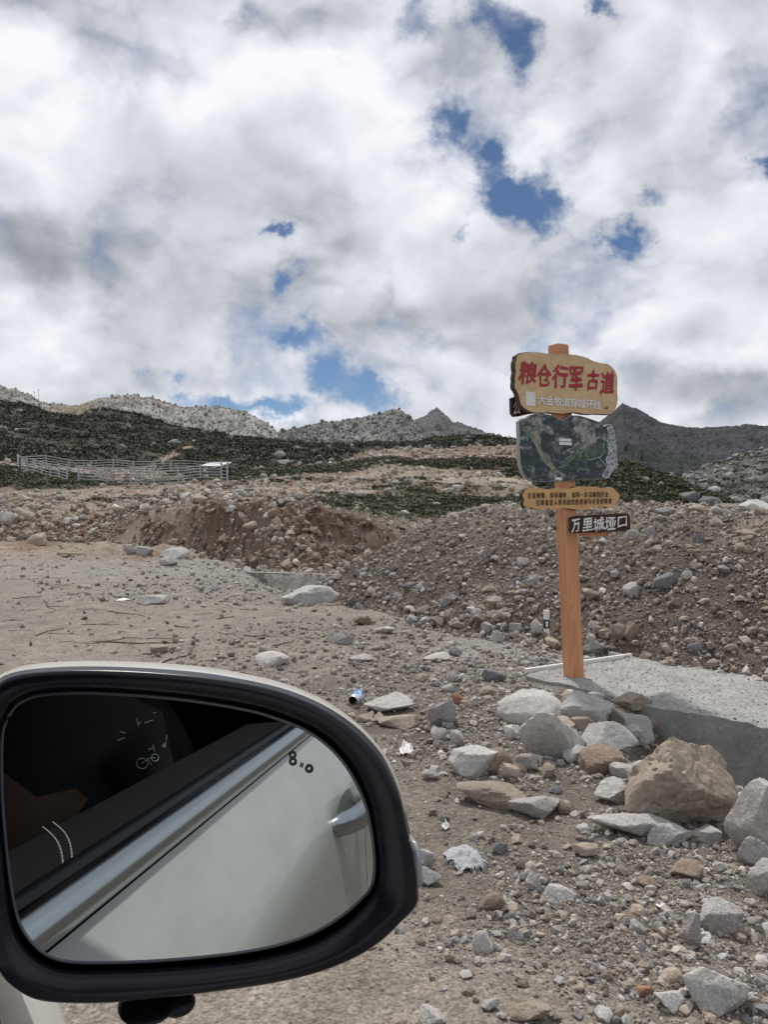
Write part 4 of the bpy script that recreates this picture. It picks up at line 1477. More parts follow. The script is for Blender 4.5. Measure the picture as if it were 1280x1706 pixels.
LAND = [((1.639, 6.63), 'the signpost'), ((-.25, 5.8), 'the drink can'), ((.42, 3.4), 'the torn white cloth'), ((.15, 4.7), 'the white scrap'), ((2.35, 7.45), 'the end of the white batten'),
        ((1.9, 4.6), 'the huge brown boulder'), ((1.25, 4.75), 'the pointed pale rock'), ((.75, 4.2), 'the broad flat tan stone'), ((2.0, 2.5), 'the large corner rock'), ((1.75, 3.2), 'the grey disc stone'), ((.5, 5.6), 'the triangular stone'),
        ((.1, 2.8), 'the mirror turn lamp'), ((1.0, 3.3), 'the flat little tan stone'), ((.95, 2.55), 'the orange stone'), ((1.9, 8.8), 'the black and white marker'), ((-.7, 12.0), 'the left tip of the mound'), ((3.3, 6.9), 'the tilted dark rock'),
        ((3.2, 10.5), 'the long dark rock'), ((4.3, 12), 'the tan crest boulder'), ((5.3, 11.5), 'the pale pointed crest rock'), ((2.9, 9.2), 'the jagged pale rock'), ((1.9, 11.5), 'the post middle'), ((.5, 11), 'the bare mound flank'), ((-.3, 8.3), 'the squared grey block'),
        ((-13, 34), 'the left bank'), ((-24, 60), 'the pen corner'), ((-13, 60), 'the pen middle'), ((-8, 55), 'the shelter'), ((-3.2, 24), 'the cut bank'), ((-1, 36), 'the lower scrub patch'), ((5, 58), 'the upper track'), ((7, 42), 'the scrub below the track'), ((-2, 44), 'the track bend'), ((3, 32), 'the back of the mound'), ((-8, 40), 'the bank top')]
LAND += [((-3.3, 12.2), 'the long bent twig'), ((-2.5, 8.3), 'the lone tan block'), ((-4.3, 13.5), 'the white plastic scrap'), ((-3.8, 12.5), 'the lone grey block'), ((-1.2, 8.8), 'the middle twig'),
         ((-5.3, 9.2), 'the far left forked twig'), ((-1.0, 7.9), 'the pale rounded rock'), ((-7.5, 24), 'the weathered plank'), ((-6, 19), 'the grey gravel patch'), ((-2.2, 12.0), 'the black stick'), ((-1.2, 14), 'the hardened concrete'), ((-7.5, 27), 'the concrete lumps'), ((-6.5, 13), 'the left yard edge')]
LUSE = {}


def where(x, y):
    k = min(range(len(LAND)), key=lambda i: math.hypot(LAND[i][0][0] - x, LAND[i][0][1] - y))
    (a, b), nm = LAND[k]
    dx, dy = x - a, (y - b)
    d = math.hypot(dx, dy) / max(y, 1)
    rel = ('just ' if d < .06 else 'well ' if d > .16 else '')
    if abs(dx) > abs(dy) * .6:
        return rel + ('right of ' if dx > 0 else 'left of ') + nm
    return rel + ('behind ' if dy > 0 else 'in front of ') + nm


def shapeword(o):
    sx, sy, sz = o.scale
    big = sx / max(o.location.y, 1)
    a = 'larger' if big > .016 else 'medium' if big > .009 else 'small'
    f = 'flat' if sz < .5 * sx else 'tall' if sz > .66 * sx else ''
    g = 'narrow' if sy < .7 * sx else 'broad' if sy > .92 * sx else ''
    return ' '.join(w for w in (a, f, g) if w)


def loose_stones():
    mts = ['g', 'g', 'p', 't', 't', 'b', 'd']
    names = {'g': 'grey', 'p': 'pale', 't': 'tan', 'b': 'brown', 'd': 'dark grey'}
    cnt = 0
    while cnt < 105:
        D = math.exp(random.uniform(math.log(2.15), math.log(8.5)))
        u = random.uniform(-.05, .56)
        if random.random() > (.15 + .85 * min(1, max(0, (u + .02) / .2))):
            continue
        x, y = u * D, D
        size = min(.032 * random.paretovariate(2.0), .11) * (D / 4) ** .5
        t, s = line_sd(np.array(x), np.array(y), (1.90, 5.74), (2.58, 5.16))
        if blocked(x, y, size * .4) or mound_d(np.array([x]), np.array([y]))[0] > -.1 or (t > -1.0 and -1.7 < s < .05):
            continue
        m = random.choice(mts)
        o = stone_obj((x, y, H(x, y)[0]), size, m, 'x', 'loose stones on the near gravel', .6, .3)
        o['label'] = '%s %s stone %s' % (shapeword(o), names[m], where(x, y))
        cnt += 1
    # smaller stones filling the rock pile under the post
    for k in range(34):
        px_, py_ = random.uniform(838, 1080), random.uniform(1165, 1300)
        g = ground_at(px_, py_)
        m = random.choice('gpgtb')
        o = stone_obj(g, random.uniform(.07, .19), m, 'x', 'stones filling the rock pile', .7, .2)
        o['label'] = '%s %s pile stone %s' % (shapeword(o), names[m], where(g[0], g[1]))
    cnt = 0
    while cnt < 95:
        x, y = random.uniform(-1, 6), random.uniform(5.5, 14)
        if abs(x / y) > .53:
            continue
        d = mound_d(np.array([x]), np.array([y]))[0]
        if not (-.1 < d < 3.4) or random.random() > (1.0 if d < .5 else .45):
            continue
        size = min(.052 * random.paretovariate(2.3), .2)
        if blocked(x, y, size * .3):
            continue
        m = random.choice('gpttb')
        o = stone_obj((x, y, H(x, y)[0]), size, m, 'x', 'stones on the gravel mound', .65, .25)
        o['label'] = '%s %s mound stone %s' % (shapeword(o), names[m], where(x, y))
        cnt += 1
    cnt = 0
    while cnt < 75:
        D = math.exp(random.uniform(math.log(21), math.log(62)))
        u = random.uniform(-.5, .17)
        x, y = u * D, D
        if (u < -.27 and D < 34) or mound_d(np.array([x]), np.array([y]))[0] > -.2 or (D < 27 and u > -.16 and D > 24):
            continue
        size = min(.24 * random.paretovariate(2.2), .9) * (D / 40) ** .5
        m = random.choice(['g', 'p', 't', 't', 't'])
        o = stone_obj((x, y, H(x, y)[0]), size, m, 'x', 'rocks on the rubble terraces', .6, .25)
        o['label'] = '%s %s terrace rock %s' % (shapeword(o), names[m], where(x, y))
        cnt += 1
    # boulders on the dark hillside and the knoll
    for h, n, sz, v0, v1, lab, grp in [(HILL1, 34, 2.0, .05, .8, 'large grey boulder showing between shrubs on the dark hillside', 'boulders on the dark hillside'),
                                       (SPUR, 12, 3.5, .1, .8, 'pale boulder on the grey green spur at right', 'boulders on the spur')]:
        x, y, z, w = on_hill(h, n, v0, v1, (20, 860) if h is HILL1 else (1110, 1270))
        for i in range(n):
            o = stone_obj((x[i], y[i], z[i]), sz * random.uniform(.5, 1.25), random.choice('gd'), lab, grp, .6, .3)
            px_ = x[i] / y[i] * F + CX
            if h is HILL1:
                ref = min([(30, 'the left end of the pen'), (110, 'the pen bend'), (200, 'the middle of the pen'), (290, 'the right half of the pen'), (352, 'the shelter'), (450, 'the hillside foot right of the shelter'), (560, 'the track bend'), (650, 'the rubble slope'), (740, 'the upper track'), (840, 'the signboards')], key=lambda q: abs(q[0] - px_))[1]
                hgt = 'low on the hillside above' if w[i] < .33 else 'halfway up the hillside above' if w[i] < .6 else 'high on the hillside above'
                o['label'] = '%s boulder %s %s' % (shapeword(o), hgt, ref)
            else:
                o['label'] = '%s boulder %s on the grey green spur %s' % (shapeword(o), 'low' if w[i] < .35 else 'midway' if w[i] < .6 else 'high', 'near the right edge' if px_ > 1215 else 'beside the knoll' if px_ < 1165 else 'above the mound crest')


loose_stones()
for bx, lb in [((1128, 818, 1166, 838), 'dome shaped grey boulder on the right slope of the shrub knoll'), ((1160, 826, 1207, 852), 'cracked grey outcrop at the right foot of the shrub knoll'),
               ((1018, 832, 1044, 848), 'grey boulder among shrubs behind the text board tip'), ((1105, 782, 1125, 794), 'pale flat rock on the skyline of the shrub knoll')]:
    u = ((bx[0] + bx[2]) / 2 - CX) / F
    j = int(np.argmin(np.abs(HUMP['U'][0] - u)))
    colpy = HY - (HUMP['Z'][:60, j] - CAMZ) / HUMP['D'][:60, j] * F
    i = int(np.argmin(np.abs(colpy[5:60] - bx[3]))) + 5
    D = HUMP['D'][i, j]
    w = (bx[2] - bx[0]) / F * D
    V, Fc = rock_unit(int(bx[0]), 3, 9, .07)
    hgt = (bx[3] - bx[1]) / F * D
    c = np.array((u * D, D, HUMP['Z'][i, j] + hgt * .35))
    tag(add('boulder', V * np.array((w / 2, w * .4, hgt * .65)) + c, Fc, M_DARKST, origin=c, smooth=True), lb, 'boulder')

# ------------------------------------------------------------------ twigs
M_TWIG = mat_plain('dry_twig', (.07, .05, .038), .85, nscale=30, namt=.3)


def twig(p0, p1, r, label, group, bend=.06, fork=True):
    p0, p1 = np.array(p0), np.array(p1)
    n = 7
    L = np.linalg.norm(p1 - p0)
    side = np.array((-(p1 - p0)[1], (p1 - p0)[0])) / L
    k1, k2 = random.uniform(-1, 1) * bend * L, random.uniform(-1, 1) * bend * L * .7
    pts = []
    for i in range(n):
        t = i / (n - 1)
        q = p0 + (p1 - p0) * t + side * (k1 * math.sin(math.pi * t) + k2 * math.sin(2 * math.pi * t))
        pts.append((q[0], q[1], H(q[0], q[1])[0] + r * .6 + .012 * math.sin(math.pi * t) * random.random()))
    rad = [r * (1 - .55 * i / (n - 1)) for i in range(n)]
    lst = [tube_vf(pts, rad, 5)]
    if fork:
        i = random.choice((2, 3, 4))
        a = np.array(pts[i])
        e = a + np.array((*(side * random.choice((-1, 1)) * .22 * L + (p1 - p0) * .22), .015))
        lst.append(tube_vf([a, (a + e) / 2, e], [r * .6, r * .5, r * .3], 4))
    V, Fc = join_vf(lst)
    return tag(add('twig', V, Fc, M_TWIG, origin=pts[0]), label, 'twig', group)


def pxg(px, py):
    D = CAMZ * F / (py - HY)
    return ((px - CX) / F * D, D)


for i, (a, b, c, d, lb) in enumerate([
        (180, 1018, 242, 1027, 'long bent dark twig in front of the lone grey block'), (170, 1071, 295, 1074, 'longest dark stick lying just above the mirror top'), (60, 1060, 105, 1048, 'forked dark twig at the far left above the mirror'),
        (270, 1102, 320, 1086, 'pair of dark twigs right of the small tan block'), (290, 1043, 316, 1047, 'thick short dark stick left of the yard centre'), (238, 1087, 270, 1092, 'thick stick under the small tan block'),
        (405, 1061, 455, 1063, 'dark straight twig in the middle of the yard'), (366, 1001, 387, 1004, 'short black stick near the grey gravel patch'), (72, 1000, 92, 1015, 'crooked twig left of the white scrap'),
        (185, 992, 215, 999, 'black twig above the white scrap on the yard'), (455, 1078, 490, 1072, 'thin curved twig above the pale rounded rock'), (20, 998, 70, 992, 'long thin twig at the far left of the yard')]):
    twig(pxg(a, b), pxg(c, d), .0085, lb, 'dark twigs on the yard')
for i in range(58):
    D = math.exp(random.uniform(math.log(6.5), math.log(24)))
    u = random.uniform(-.52, -.02 if D > 9 else .02)
    L = random.uniform(.12, .5) * (D / 8) ** .4
    a = random.gauss(0, .5)
    x, y = u * D, D
    twig((x, y), (x + L * math.cos(a), y + L * math.sin(a)), random.uniform(.0028, .0065) * (D / 8) ** .3, '%s dark twig on the yard %s' % ('long' if L > .45 else 'short' if L < .22 else 'thin', where(x, y)), 'small twigs on the yard', .12, random.random() < .4)

# ------------------------------------------------------------------ signpost
M_POST = mat_wood('orange_painted_wood', (.64, .31, .165), (.47, .20, .10), 'Z', 22, .5, .4)
M_BOARD = mat_wood('light_wood', (.66, .48, .27), (.49, .33, .17), 'X', 9, .5, .28)
M_BOARD2 = mat_wood('honey_wood', (.66, .41, .19), (.50, .29, .125), 'X', 12, .5, .2)
M_BARK = mat_plain('dark_bark', (.06, .045, .035), .85, nscale=40, namt=.5, bmp=.006)
M_DBOARD = mat_wood('dark_brown_wood', (.055, .026, .02), (.03, .016, .013), 'X', 14, .45, .3)
M_REDT = mat_plain('red_paint', (.36, .016, .03), .5, nscale=60, namt=.15)
M_WHITET = mat_plain('white_paint', (.78, .77, .74), .5)
M_BROWNT = mat_plain('brown_ink', (.075, .035, .016), .6)
M_STICK = mat_plain('white_sticker', (.72, .73, .73), .4)
M_MAPEDGE = mat_plain('grey_board_edge', (.36, .34, .31), .7, nscale=20, namt=.2)

AX = np.array((.875, .485, 0))
AX /= np.linalg.norm(AX)
NB = np.array((AX[1], -AX[0], 0))
UP = np.array((0, 0, 1.0))
POST_B = np.array((1.639, 6.63, .03))
POST_T = np.array((1.500, 6.63, 2.893))
CAMP = np.array((0, 0, CAMZ))


def pray(px, py):
    return np.array(((px - CX) / F, 1.0, (HY - py) / F))


def onplane(px, py, P0, n):
    d = pray(px, py)
    return CAMP + d * (np.dot(n, P0 - CAMP) / np.dot(n, d))


def post_at(z):
    t = (z - POST_B[2]) / (POST_T[2] - POST_B[2])
    return POST_B + (POST_T - POST_B) * t


SIGN = root('signpost', POST_B, 'tall orange wooden signpost with stacked carved boards and Chinese lettering', 'signpost')


def post_mesh():
    hw = .064
    V = []
    prof = []
    for (sa, sb) in ((-1, -1), (1, -1), (1, 1), (-1, 1)):
        prof.append((sa, sb))
    ch = .006
    ring = []
    for i, (sa, sb) in enumerate(prof):
        pa = (sa * hw, sb * hw)
        if i % 2 == 0:
            ring += [(pa[0], pa[1] - sb * ch), (pa[0] - sa * ch, pa[1])] if i in (0, 2) else []
        else:
            ring += [(pa[0] - sa * ch, pa[1]), (pa[0], pa[1] - sb * ch)]
    rings = []
    for f in (0.0, .25, .5, .75, .997, 1.0):
        c = POST_B + (POST_T - POST_B) * f
        k = 1.0 if f < 1 else .93
        rings.append([c + AX * a * k + NB * b * k for a, b in ring])
    V = [p for r in rings for p in r]
    n = len(ring)
    Fc = []
    for i in range(len(rings) - 1):
        for j in range(n):
            a, b = i * n + j, i * n + (j + 1) % n
            Fc.append((a, b, b + n, a + n))
    Fc.append(tuple(range((len(rings) - 1) * n, len(rings) * n)))
    return V, Fc


V, Fc = post_mesh()
add('post', V, Fc, M_POST, SIGN)


def slab_board(name, out_px, P0, n, thick, mats, wig=0.0, seed=0, dens=2, label=None, rim=.006):
    """outline (photo pixels) on its plane -> solid board with bevelled rim; front, side, back materials"""
    pts = np.array(out_px, dtype=float)
    pts = resample(np.vstack([pts, pts[:1]]), len(pts) * dens + 1)[:-1]
    r = np.random.default_rng(seed)
    P = np.array([onplane(a, b, P0, n) for a, b in pts])
    if wig:
        P = P + (r.normal(0, wig, len(P))[:, None] * UP + r.normal(0, wig, len(P))[:, None] * np.cross(UP, n))
    c = P.mean(0)
    inner = c + (P - c) * (1 - rim / .4)
    N = len(P)
    V = np.vstack([inner, P - n * rim, P - n * thick, inner - n * thick])
    Fc = [tuple(range(N))]
    mi = [0]
    for lay in (0, 1, 2):
        for i in range(N):
            j = (i + 1) % N
            Fc.append((lay * N + i, lay * N + j, (lay + 1) * N + j, (lay + 1) * N + i))
            mi.append(1)
    Fc.append(tuple(range(4 * N - 1, 3 * N - 1, -1)))
    mi.append(1)
    # orient: make the front face look along n
    a = np.cross(V[1] - V[0], V[N // 3] - V[0])
    if np.dot(a, n) < 0:
        Fc = [tuple(reversed(f)) for f in Fc]
    o = add(name, V, Fc, mats, SIGN, mi=mi)
    if label:
        o['label'] = label
    return o


GLY = {}


def glyph(ch, bold):
    k = (ch, bold)
    if k not in GLY:
        cu = bpy.data.curves.new('lettering', 'FONT')
        cu.body = ch
        cu.offset = bold
        cu.resolution_u = 2
        ob = bpy.data.objects.new('lettering', cu)
        COL.objects.link(ob)
        dg = bpy.context.evaluated_depsgraph_get()
        dg.update()
        me = bpy.data.meshes.new_from_object(ob.evaluated_get(dg))
        V = np.array([v.co[:2] for v in me.vertices]) if len(me.vertices) else np.zeros((0, 2))
        Fs = [tuple(p.vertices) for p in me.polygons]
        bpy.data.objects.remove(ob)
        bpy.data.curves.remove(cu)
        bpy.data.meshes.remove(me)
        if len(V):
            lo, hi = V.min(0), V.max(0)
            GLY[k] = ((V - (lo + hi) / 2), Fs, hi - lo)
        else:
            GLY[k] = (V, Fs, np.array((1, 1)))
    return GLY[k]


def letter(ch, c, a, b, n, w, h, bold=0.0, shear=0.0, brush=0.0, off=.004, fit=True):
    """one flat character; weight comes from overlaid copies shifted by the stroke gain"""
    V, Fs, sz = glyph(ch, 0.0)
    if not len(V):
        return [], []
    P = V / sz
    x, y = P[:, 0].copy(), P[:, 1].copy()
    if brush:
        s = sum(map(ord, ch)) % 50
        dx = brush * (np.sin(y * 7 + s) * .6 + np.sin(y * 13 + x * 9 + s) * .35)
        dy = brush * (np.sin(x * 6 + s * 2) * .7 + np.sin(x * 15 + y * 7) * .3)
        y = y + dy + x * brush * 2.4
        x = x + dx
    x = x + shear * y
    X, Fo = [], []
    offs = [(0, 0)]
    if bold:
        offs += [(math.cos(t) * bold, math.sin(t) * bold * (1.25 if brush else 1)) for t in np.linspace(.4, 6.68, 9)[:-1]]
    for i, (ox, oy) in enumerate(offs):
        gx = 1 if not brush else 1 + .55 * np.sin(y * 5 + x * 4)
        base = len(X)
        X += list(c + np.outer((x + ox * gx) * w * .95, a) + np.outer((y + oy * gx) * h * .95, b) + n * (off + .00025 * i))
        Fo += [tuple(k + base for k in f) for f in Fs]
    return X, Fo


def text_line(name, parent, items, mat, **kw):
    V, Fc = join_vf(items)
    # every face should look along the board normal
    return add(name, V, Fc, mat, parent)


def line_items(chars, pa, pb, P0, n, w, h, **kw):
    """characters evenly from pixel pa to pixel pb (their centres)"""
    A, B = onplane(*pa, P0, n), onplane(*pb, P0, n)
    a = (B - A) / np.linalg.norm(B - A)
    b = np.cross(n, a)
    if b[2] < 0:
        b = -b
    out = []
    for i, ch in enumerate(chars):
        t = i / max(len(chars) - 1, 1)
        c = A + (B - A) * t
        ww, hh = w, h
        if ch in '，':
            ww, hh = w * .18, h * .22
            c = c - b * h * .38 - a * w * .25
        elif ch == '一':
            hh = h * .1
        out.append(letter(ch, c, a, b, n, ww, hh, **kw))
    return out


def Z1(x, y):
    return (800 + x / 4.0, 550 + y / 4.0)


# main board
pc = post_at(2.35)
P0 = pc + NB * (.064 + .052)
main_out = [Z1(*p) for p in [(240, 175), (272, 152), (310, 146), (350, 149), (400, 151), (450, 158), (520, 160), (580, 161), (640, 166), (690, 178), (730, 192), (765, 209), (800, 220), (850, 226), (880, 245), (903, 275),
                            (914, 300), (919, 340), (916, 400), (920, 460), (915, 500), (903, 530), (893, 553), (870, 567), (830, 565), (780, 561), (740, 565), (680, 560), (640, 550), (600, 553), (560, 560), (500, 557), (440, 550),
                            (380, 556), (330, 546), (295, 528), (268, 500), (258, 460), (252, 430), (236, 400), (222, 375), (230, 340), (226, 310), (234, 280), (228, 250), (232, 210)]]
BM = slab_board('title_board', main_out, P0, NB, .05, [M_BOARD, M_BARK], .0012, 1, label='broad light wood title board with red and white lettering')
cz = [(318, 285, 118, 150), (425, 305, 96, 148), (533, 312, 104, 150), (637, 325, 92, 165), (750, 335, 80, 130), (848, 352, 92, 145)]
items = []
A_, B_ = onplane(*Z1(318, 285), P0, NB), onplane(*Z1(848, 352), P0, NB)
ta = (B_ - A_) / np.linalg.norm(B_ - A_)
tb = np.cross(NB, ta)
tb = tb if tb[2] > 0 else -tb
for ch, (x, y, w, h) in zip('粮仓行军古道', cz):
    c = onplane(*Z1(x, y), P0, NB)
    wl = np.linalg.norm(onplane(*Z1(x - w / 2, y), P0, NB) - onplane(*Z1(x + w / 2, y), P0, NB))
    items.append(letter(ch, c, ta, tb, NB, wl, h / 4 / F * np.linalg.norm(c - CAMP) * .98, bold=.024, shear=.10, brush=.035))
text_line('lettering', BM, items, M_REDT)
its = line_items('大金牧道穿越环线', Z1(408, 466), Z1(778, 501), P0, NB, .090, .078, bold=.022, shear=0)
text_line('lettering', BM, its, M_WHITET)
# blank white sticker where a code was printed
q = [onplane(*Z1(*p), P0, NB) + NB * .003 for p in [(303, 410), (364, 416), (368, 509), (306, 503)]]
add('sticker', q + [p - NB * .002 for p in q], [(3, 2, 1, 0), (0, 1, 5, 4), (1, 2, 6, 5), (2, 3, 7, 6), (3, 0, 4, 7)], M_STICK, BM)
M_INK = mat_plain('dark_ink', (.10, .07, .04), .6)
add('mark', *join_vf([tube_vf([onplane(*Z1(a, b), P0, NB) + NB * .003, onplane(*Z1(c, d), P0, NB) + NB * .003], .003, 4) for a, b, c, d in [(826, 522, 832, 526), (836, 526, 838, 510), (843, 526, 846, 512), (850, 525, 852, 516)]]), M_INK, BM)

# satellite picture board
P1 = post_at(2.0) + NB * (.064 + .036)


def mat_map():
    m, t, b = newmat('satellite_print')
    p = coords(t)
    q = t.v('MULTIPLY', p, (1, 1, 1.4))
    w = t.v('SCALE', t.v('SUBTRACT', t.noise(q, 6, 4, .6, color=True), (.5, .5, .5)), s=.18)
    q2 = t.v('ADD', q, w)
    n = t.noise(q2, 9, 8, .72)
    n2 = t.noise(q2, 26, 4, .7)
    c = t.cramp(n, [(0, (.008, .018, .026)), (.47, (.012, .026, .034)), (.53, (.03, .06, .072)), (.575, (.14, .165, .165)), (.66, (.36, .36, .345)), (1, (.5, .5, .5))])
    k = t.ramp(n2, .3, .7, .6, 1.4, False)
    t.set(b.inputs['Base Color'], t.v('SCALE', c, s=k))
    b.inputs['Roughness'].default_value = .35
    return m


def mat_print(name, c1, c2, scale=16, rough=.4):
    m, t, b = newmat(name)
    n = t.noise(coords(t), scale, 6, .7)
    t.set(b.inputs['Base Color'], t.mix(t.ramp(n, .4, .6), c1, c2))
    b.inputs['Roughness'].default_value = rough
    return m


map_out = [Z1(*p) for p in [(256, 612), (268, 592), (290, 586), (310, 586), (335, 570), (360, 560), (390, 557), (430, 558), (470, 563), (495, 578), (520, 594), (540, 601), (562, 598), (582, 584), (600, 572), (625, 568), (650, 569), (700, 578),
                            (740, 593), (765, 602), (800, 615), (820, 632), (832, 640), (850, 631), (868, 626), (882, 630), (888, 660), (895, 690), (903, 725), (912, 760), (919, 790), (915, 830), (922, 870), (924, 900), (916, 925), (922, 940), (895, 945),
                            (870, 957), (862, 978), (845, 992), (820, 996), (790, 996), (740, 992), (700, 991), (660, 998), (600, 1006), (540, 1010), (430, 1012), (370, 1009), (335, 1003), (305, 982), (285, 955), (272, 920), (266, 880), (262, 830), (258, 780), (262, 720), (258, 660)]]
BMAP = slab_board('map_board', map_out, P1, NB, .035, [mat_map(), M_MAPEDGE], .001, 2, label='dark satellite picture board with a green route line')


def Z2(x, y):
    return (850 + x / 6.4, 680 + y / 6.4)


def patch(name, pts, mat, off, parent=BMAP, P=P1, n=NB, jag=0.0, dens=3):
    pts = np.array([Z2(*p) for p in pts])
    if dens > 1:
        pts = resample(np.vstack([pts, pts[:1]]), len(pts) * dens + 1)[:-1]
    r = np.random.default_rng(int(pts[0, 0] * 10))
    pts = pts + r.normal(0, jag, pts.shape)
    V = [onplane(a, b, P, n) + n * off for a, b in pts]
    f = tuple(range(len(V)))
    a = np.cross(V[len(V) // 3] - V[0], V[2 * len(V) // 3] - V[0])
    if np.dot(a, n) < 0:
        f = tuple(reversed(f))
    return add(name, V, [f], mat, parent)


M_PR1 = mat_print('valley_print', (.27, .26, .20), (.10, .125, .095), 20)
M_PR2 = mat_print('ridge_print', (.34, .33, .31), (.07, .085, .09), 18)
M_PR3 = mat_print('forest_print', (.10, .13, .095), (.022, .05, .04), 22)
M_PR4 = mat_print('snow_print', (.50, .51, .54), (.10, .12, .15), 42)
patch('map_print', [(120, 205), (180, 190), (250, 205), (300, 240), (305, 290), (330, 350), (320, 410), (345, 455), (400, 490), (440, 550), (470, 610), (500, 650), (540, 685), (590, 720), (540, 722), (480, 695), (420, 640), (360, 580), (310, 500), (280, 430), (240, 340), (190, 270)], M_PR1, .0015, jag=.7)
patch('map_print', [(180, 145), (215, 110), (300, 78), (335, 92), (345, 160), (380, 200), (440, 190), (470, 270), (440, 290), (380, 262), (330, 200), (250, 185)], M_PR2, .0015, jag=.8)
patch('map_print', [(650, 150), (665, 92), (715, 85), (800, 118), (870, 155), (905, 230), (915, 320), (905, 400), (820, 430), (720, 450), (650, 440), (580, 495), (560, 460), (640, 430), (700, 380), (760, 330), (690, 295), (660, 265), (710, 245), (600, 230), (690, 200)], M_PR2, .0015, jag=.8)
patch('map_print', [(575, 600), (590, 545), (650, 500), (720, 450), (800, 425), (1000, 360), (1015, 430), (965, 535), (850, 565), (700, 560)], M_PR3, .0022, jag=.7)
patch('map_print', [(1020, 200), (1075, 175), (1092, 200), (1110, 270), (1130, 360), (1140, 430), (1135, 520), (1150, 600), (1140, 650), (1090, 670), (1060, 730), (1010, 745), (970, 735), (1000, 680), (1030, 620), (1010, 540), (1040, 440), (1030, 330), (1045, 260)], M_PR4, .0022, jag=.8)
M_ROUTE = mat_plain('route_green', (.22, .52, .30), .5)


def stroke(name, pts, wpx, mat, off, Zf, P, n, parent):
    V = [onplane(*Zf(*p), P, n) + n * off for p in pts]
    w = wpx / F * 6.6 * .5
    Vs, Fs = [], []
    for i, p in enumerate(V):
        d = V[min(i + 1, len(V) - 1)] - V[max(i - 1, 0)]
        s = np.cross(n, d)
        s /= np.linalg.norm(s)
        Vs += [p - s * w, p + s * w]
        if i:
            k = 2 * i
            Fs.append((k - 2, k, k + 1, k - 1))
    return add(name, Vs, Fs, mat, parent)


stroke('route_line', [(120, 225), (180, 270), (240, 340), (280, 420), (310, 490), (360, 570), (430, 640), (480, 685), (530, 660), (510, 640), (560, 620), (570, 570), (600, 530), (650, 505), (665, 548), (700, 480), (735, 460), (740, 525), (760, 470), (800, 435),
                      (815, 420), (810, 480), (795, 495), (830, 520), (815, 555), (880, 545), (940, 525), (970, 520), (1010, 465), (990, 420), (1000, 360)], .9, M_ROUTE, .004, Z2, P1, NB, BMAP)
for (x0, y0, x1, y1) in [(522, 322, 650, 352), (520, 360, 655, 392), (478, 735, 550, 766)]:
    patch('caption', [(x0, y0), (x1, y0 + 6), (x1, y1 + 6), (x0, y1)], M_STICK, .004, dens=1)
stroke('map_road', [(940, 520), (985, 570), (1020, 615)], .7, M_STICK, .0035, Z2, P1, NB, BMAP)

# text board
P2 = post_at(1.55) + NB * (.064 + .036)
txt_out = [Z1(*p) for p in [(282, 1090), (295, 1062), (320, 1049), (360, 1052), (400, 1053), (450, 1061), (480, 1056), (510, 1052), (560, 1055), (600, 1056), (640, 1043), (690, 1040), (740, 1041), (790, 1046), (830, 1056), (846, 1046), (862, 1043), (892, 1050),
                           (915, 1075), (932, 1090), (938, 1108), (928, 1125), (930, 1140), (915, 1146), (908, 1160), (885, 1166), (880, 1175), (860, 1189), (845, 1180), (830, 1174), (812, 1188), (790, 1178), (775, 1190), (755, 1182), (700, 1200), (640, 1197), (600, 1190),
                           (560, 1187), (520, 1192), (480, 1197), (450, 1190), (430, 1196), (400, 1201), (360, 1192), (330, 1180), (310, 1190), (292, 1175), (284, 1155), (290, 1130), (278, 1108)]]
BT = slab_board('text_board', txt_out, P2, NB, .035, [M_BOARD2, M_BARK], .0008, 3, label='honey coloured wavy board with two lines of brown text')
l1, l2 = '古道蜿蜒，穿林越岭，如同一条沉睡的巨龙，', '引领着旅人探寻自然的奥秘与往昔的辉煌'
text_line('lettering', BT, line_items(l1, Z1(328, 1103), Z1(868, 1094), P2, NB, .037, .050, bold=.014) + line_items(l2, Z1(384, 1150), Z1(866, 1139), P2, NB, .037, .050, bold=.014), M_BROWNT)

# dark arrow board pointing right, on the left face of the post
A3 = np.array((.945, -.33, 0))
A3 /= np.linalg.norm(A3)
N3 = np.array((A3[1], -A3[0], 0))
P3 = post_at(1.4) + N3 * .13 + AX * .02
arr_out = [Z1(*p) for p in [(583, 1250), (605, 1240), (640, 1236), (760, 1229), (900, 1222), (985, 1217), (1001, 1224), (1005, 1270), (1007, 1322), (1000, 1334), (940, 1341), (800, 1349), (700, 1352), (600, 1356), (582, 1338), (592, 1315), (582, 1290), (590, 1270)]]
BA = slab_board('direction_board', arr_out, P3, N3, .06, [M_DBOARD, mat_plain('pale_cut_wood', (.42, .33, .23), .7, nscale=40, namt=.2)], .001, 4, label='dark brown direction board with white brush lettering')
items = []
A_, B_ = onplane(*Z1(640, 1300), P3, N3), onplane(*Z1(950, 1278), P3, N3)
ta = (B_ - A_) / np.linalg.norm(B_ - A_)
tb = np.cross(N3, ta)
tb = tb if tb[2] > 0 else -tb
for ch, (x, y, w, h) in zip('万里城垭口', [(640, 1302, 56, 88), (718, 1295, 66, 86), (793, 1292, 70, 88), (870, 1287, 70, 88), (950, 1277, 58, 70)]):
    c = onplane(*Z1(x, y), P3, N3)
    items.append(letter(ch, c, ta, tb, N3, w / 4 / F * 6.5 * 1.02, h / 4 / F * 6.5, bold=.02, shear=.12, brush=.035))
text_line('lettering', BA, items, M_WHITET)
o3 = [Z1(*p) for p in [(640, 1350), (760, 1350), (897, 1345), (893, 1360), (870, 1368), (760, 1376), (640, 1382)]]
slab_board('backing_plank', o3, P3 - N3 * .07, N3, .02, [M_POST, M_POST], 0, 5, dens=1)

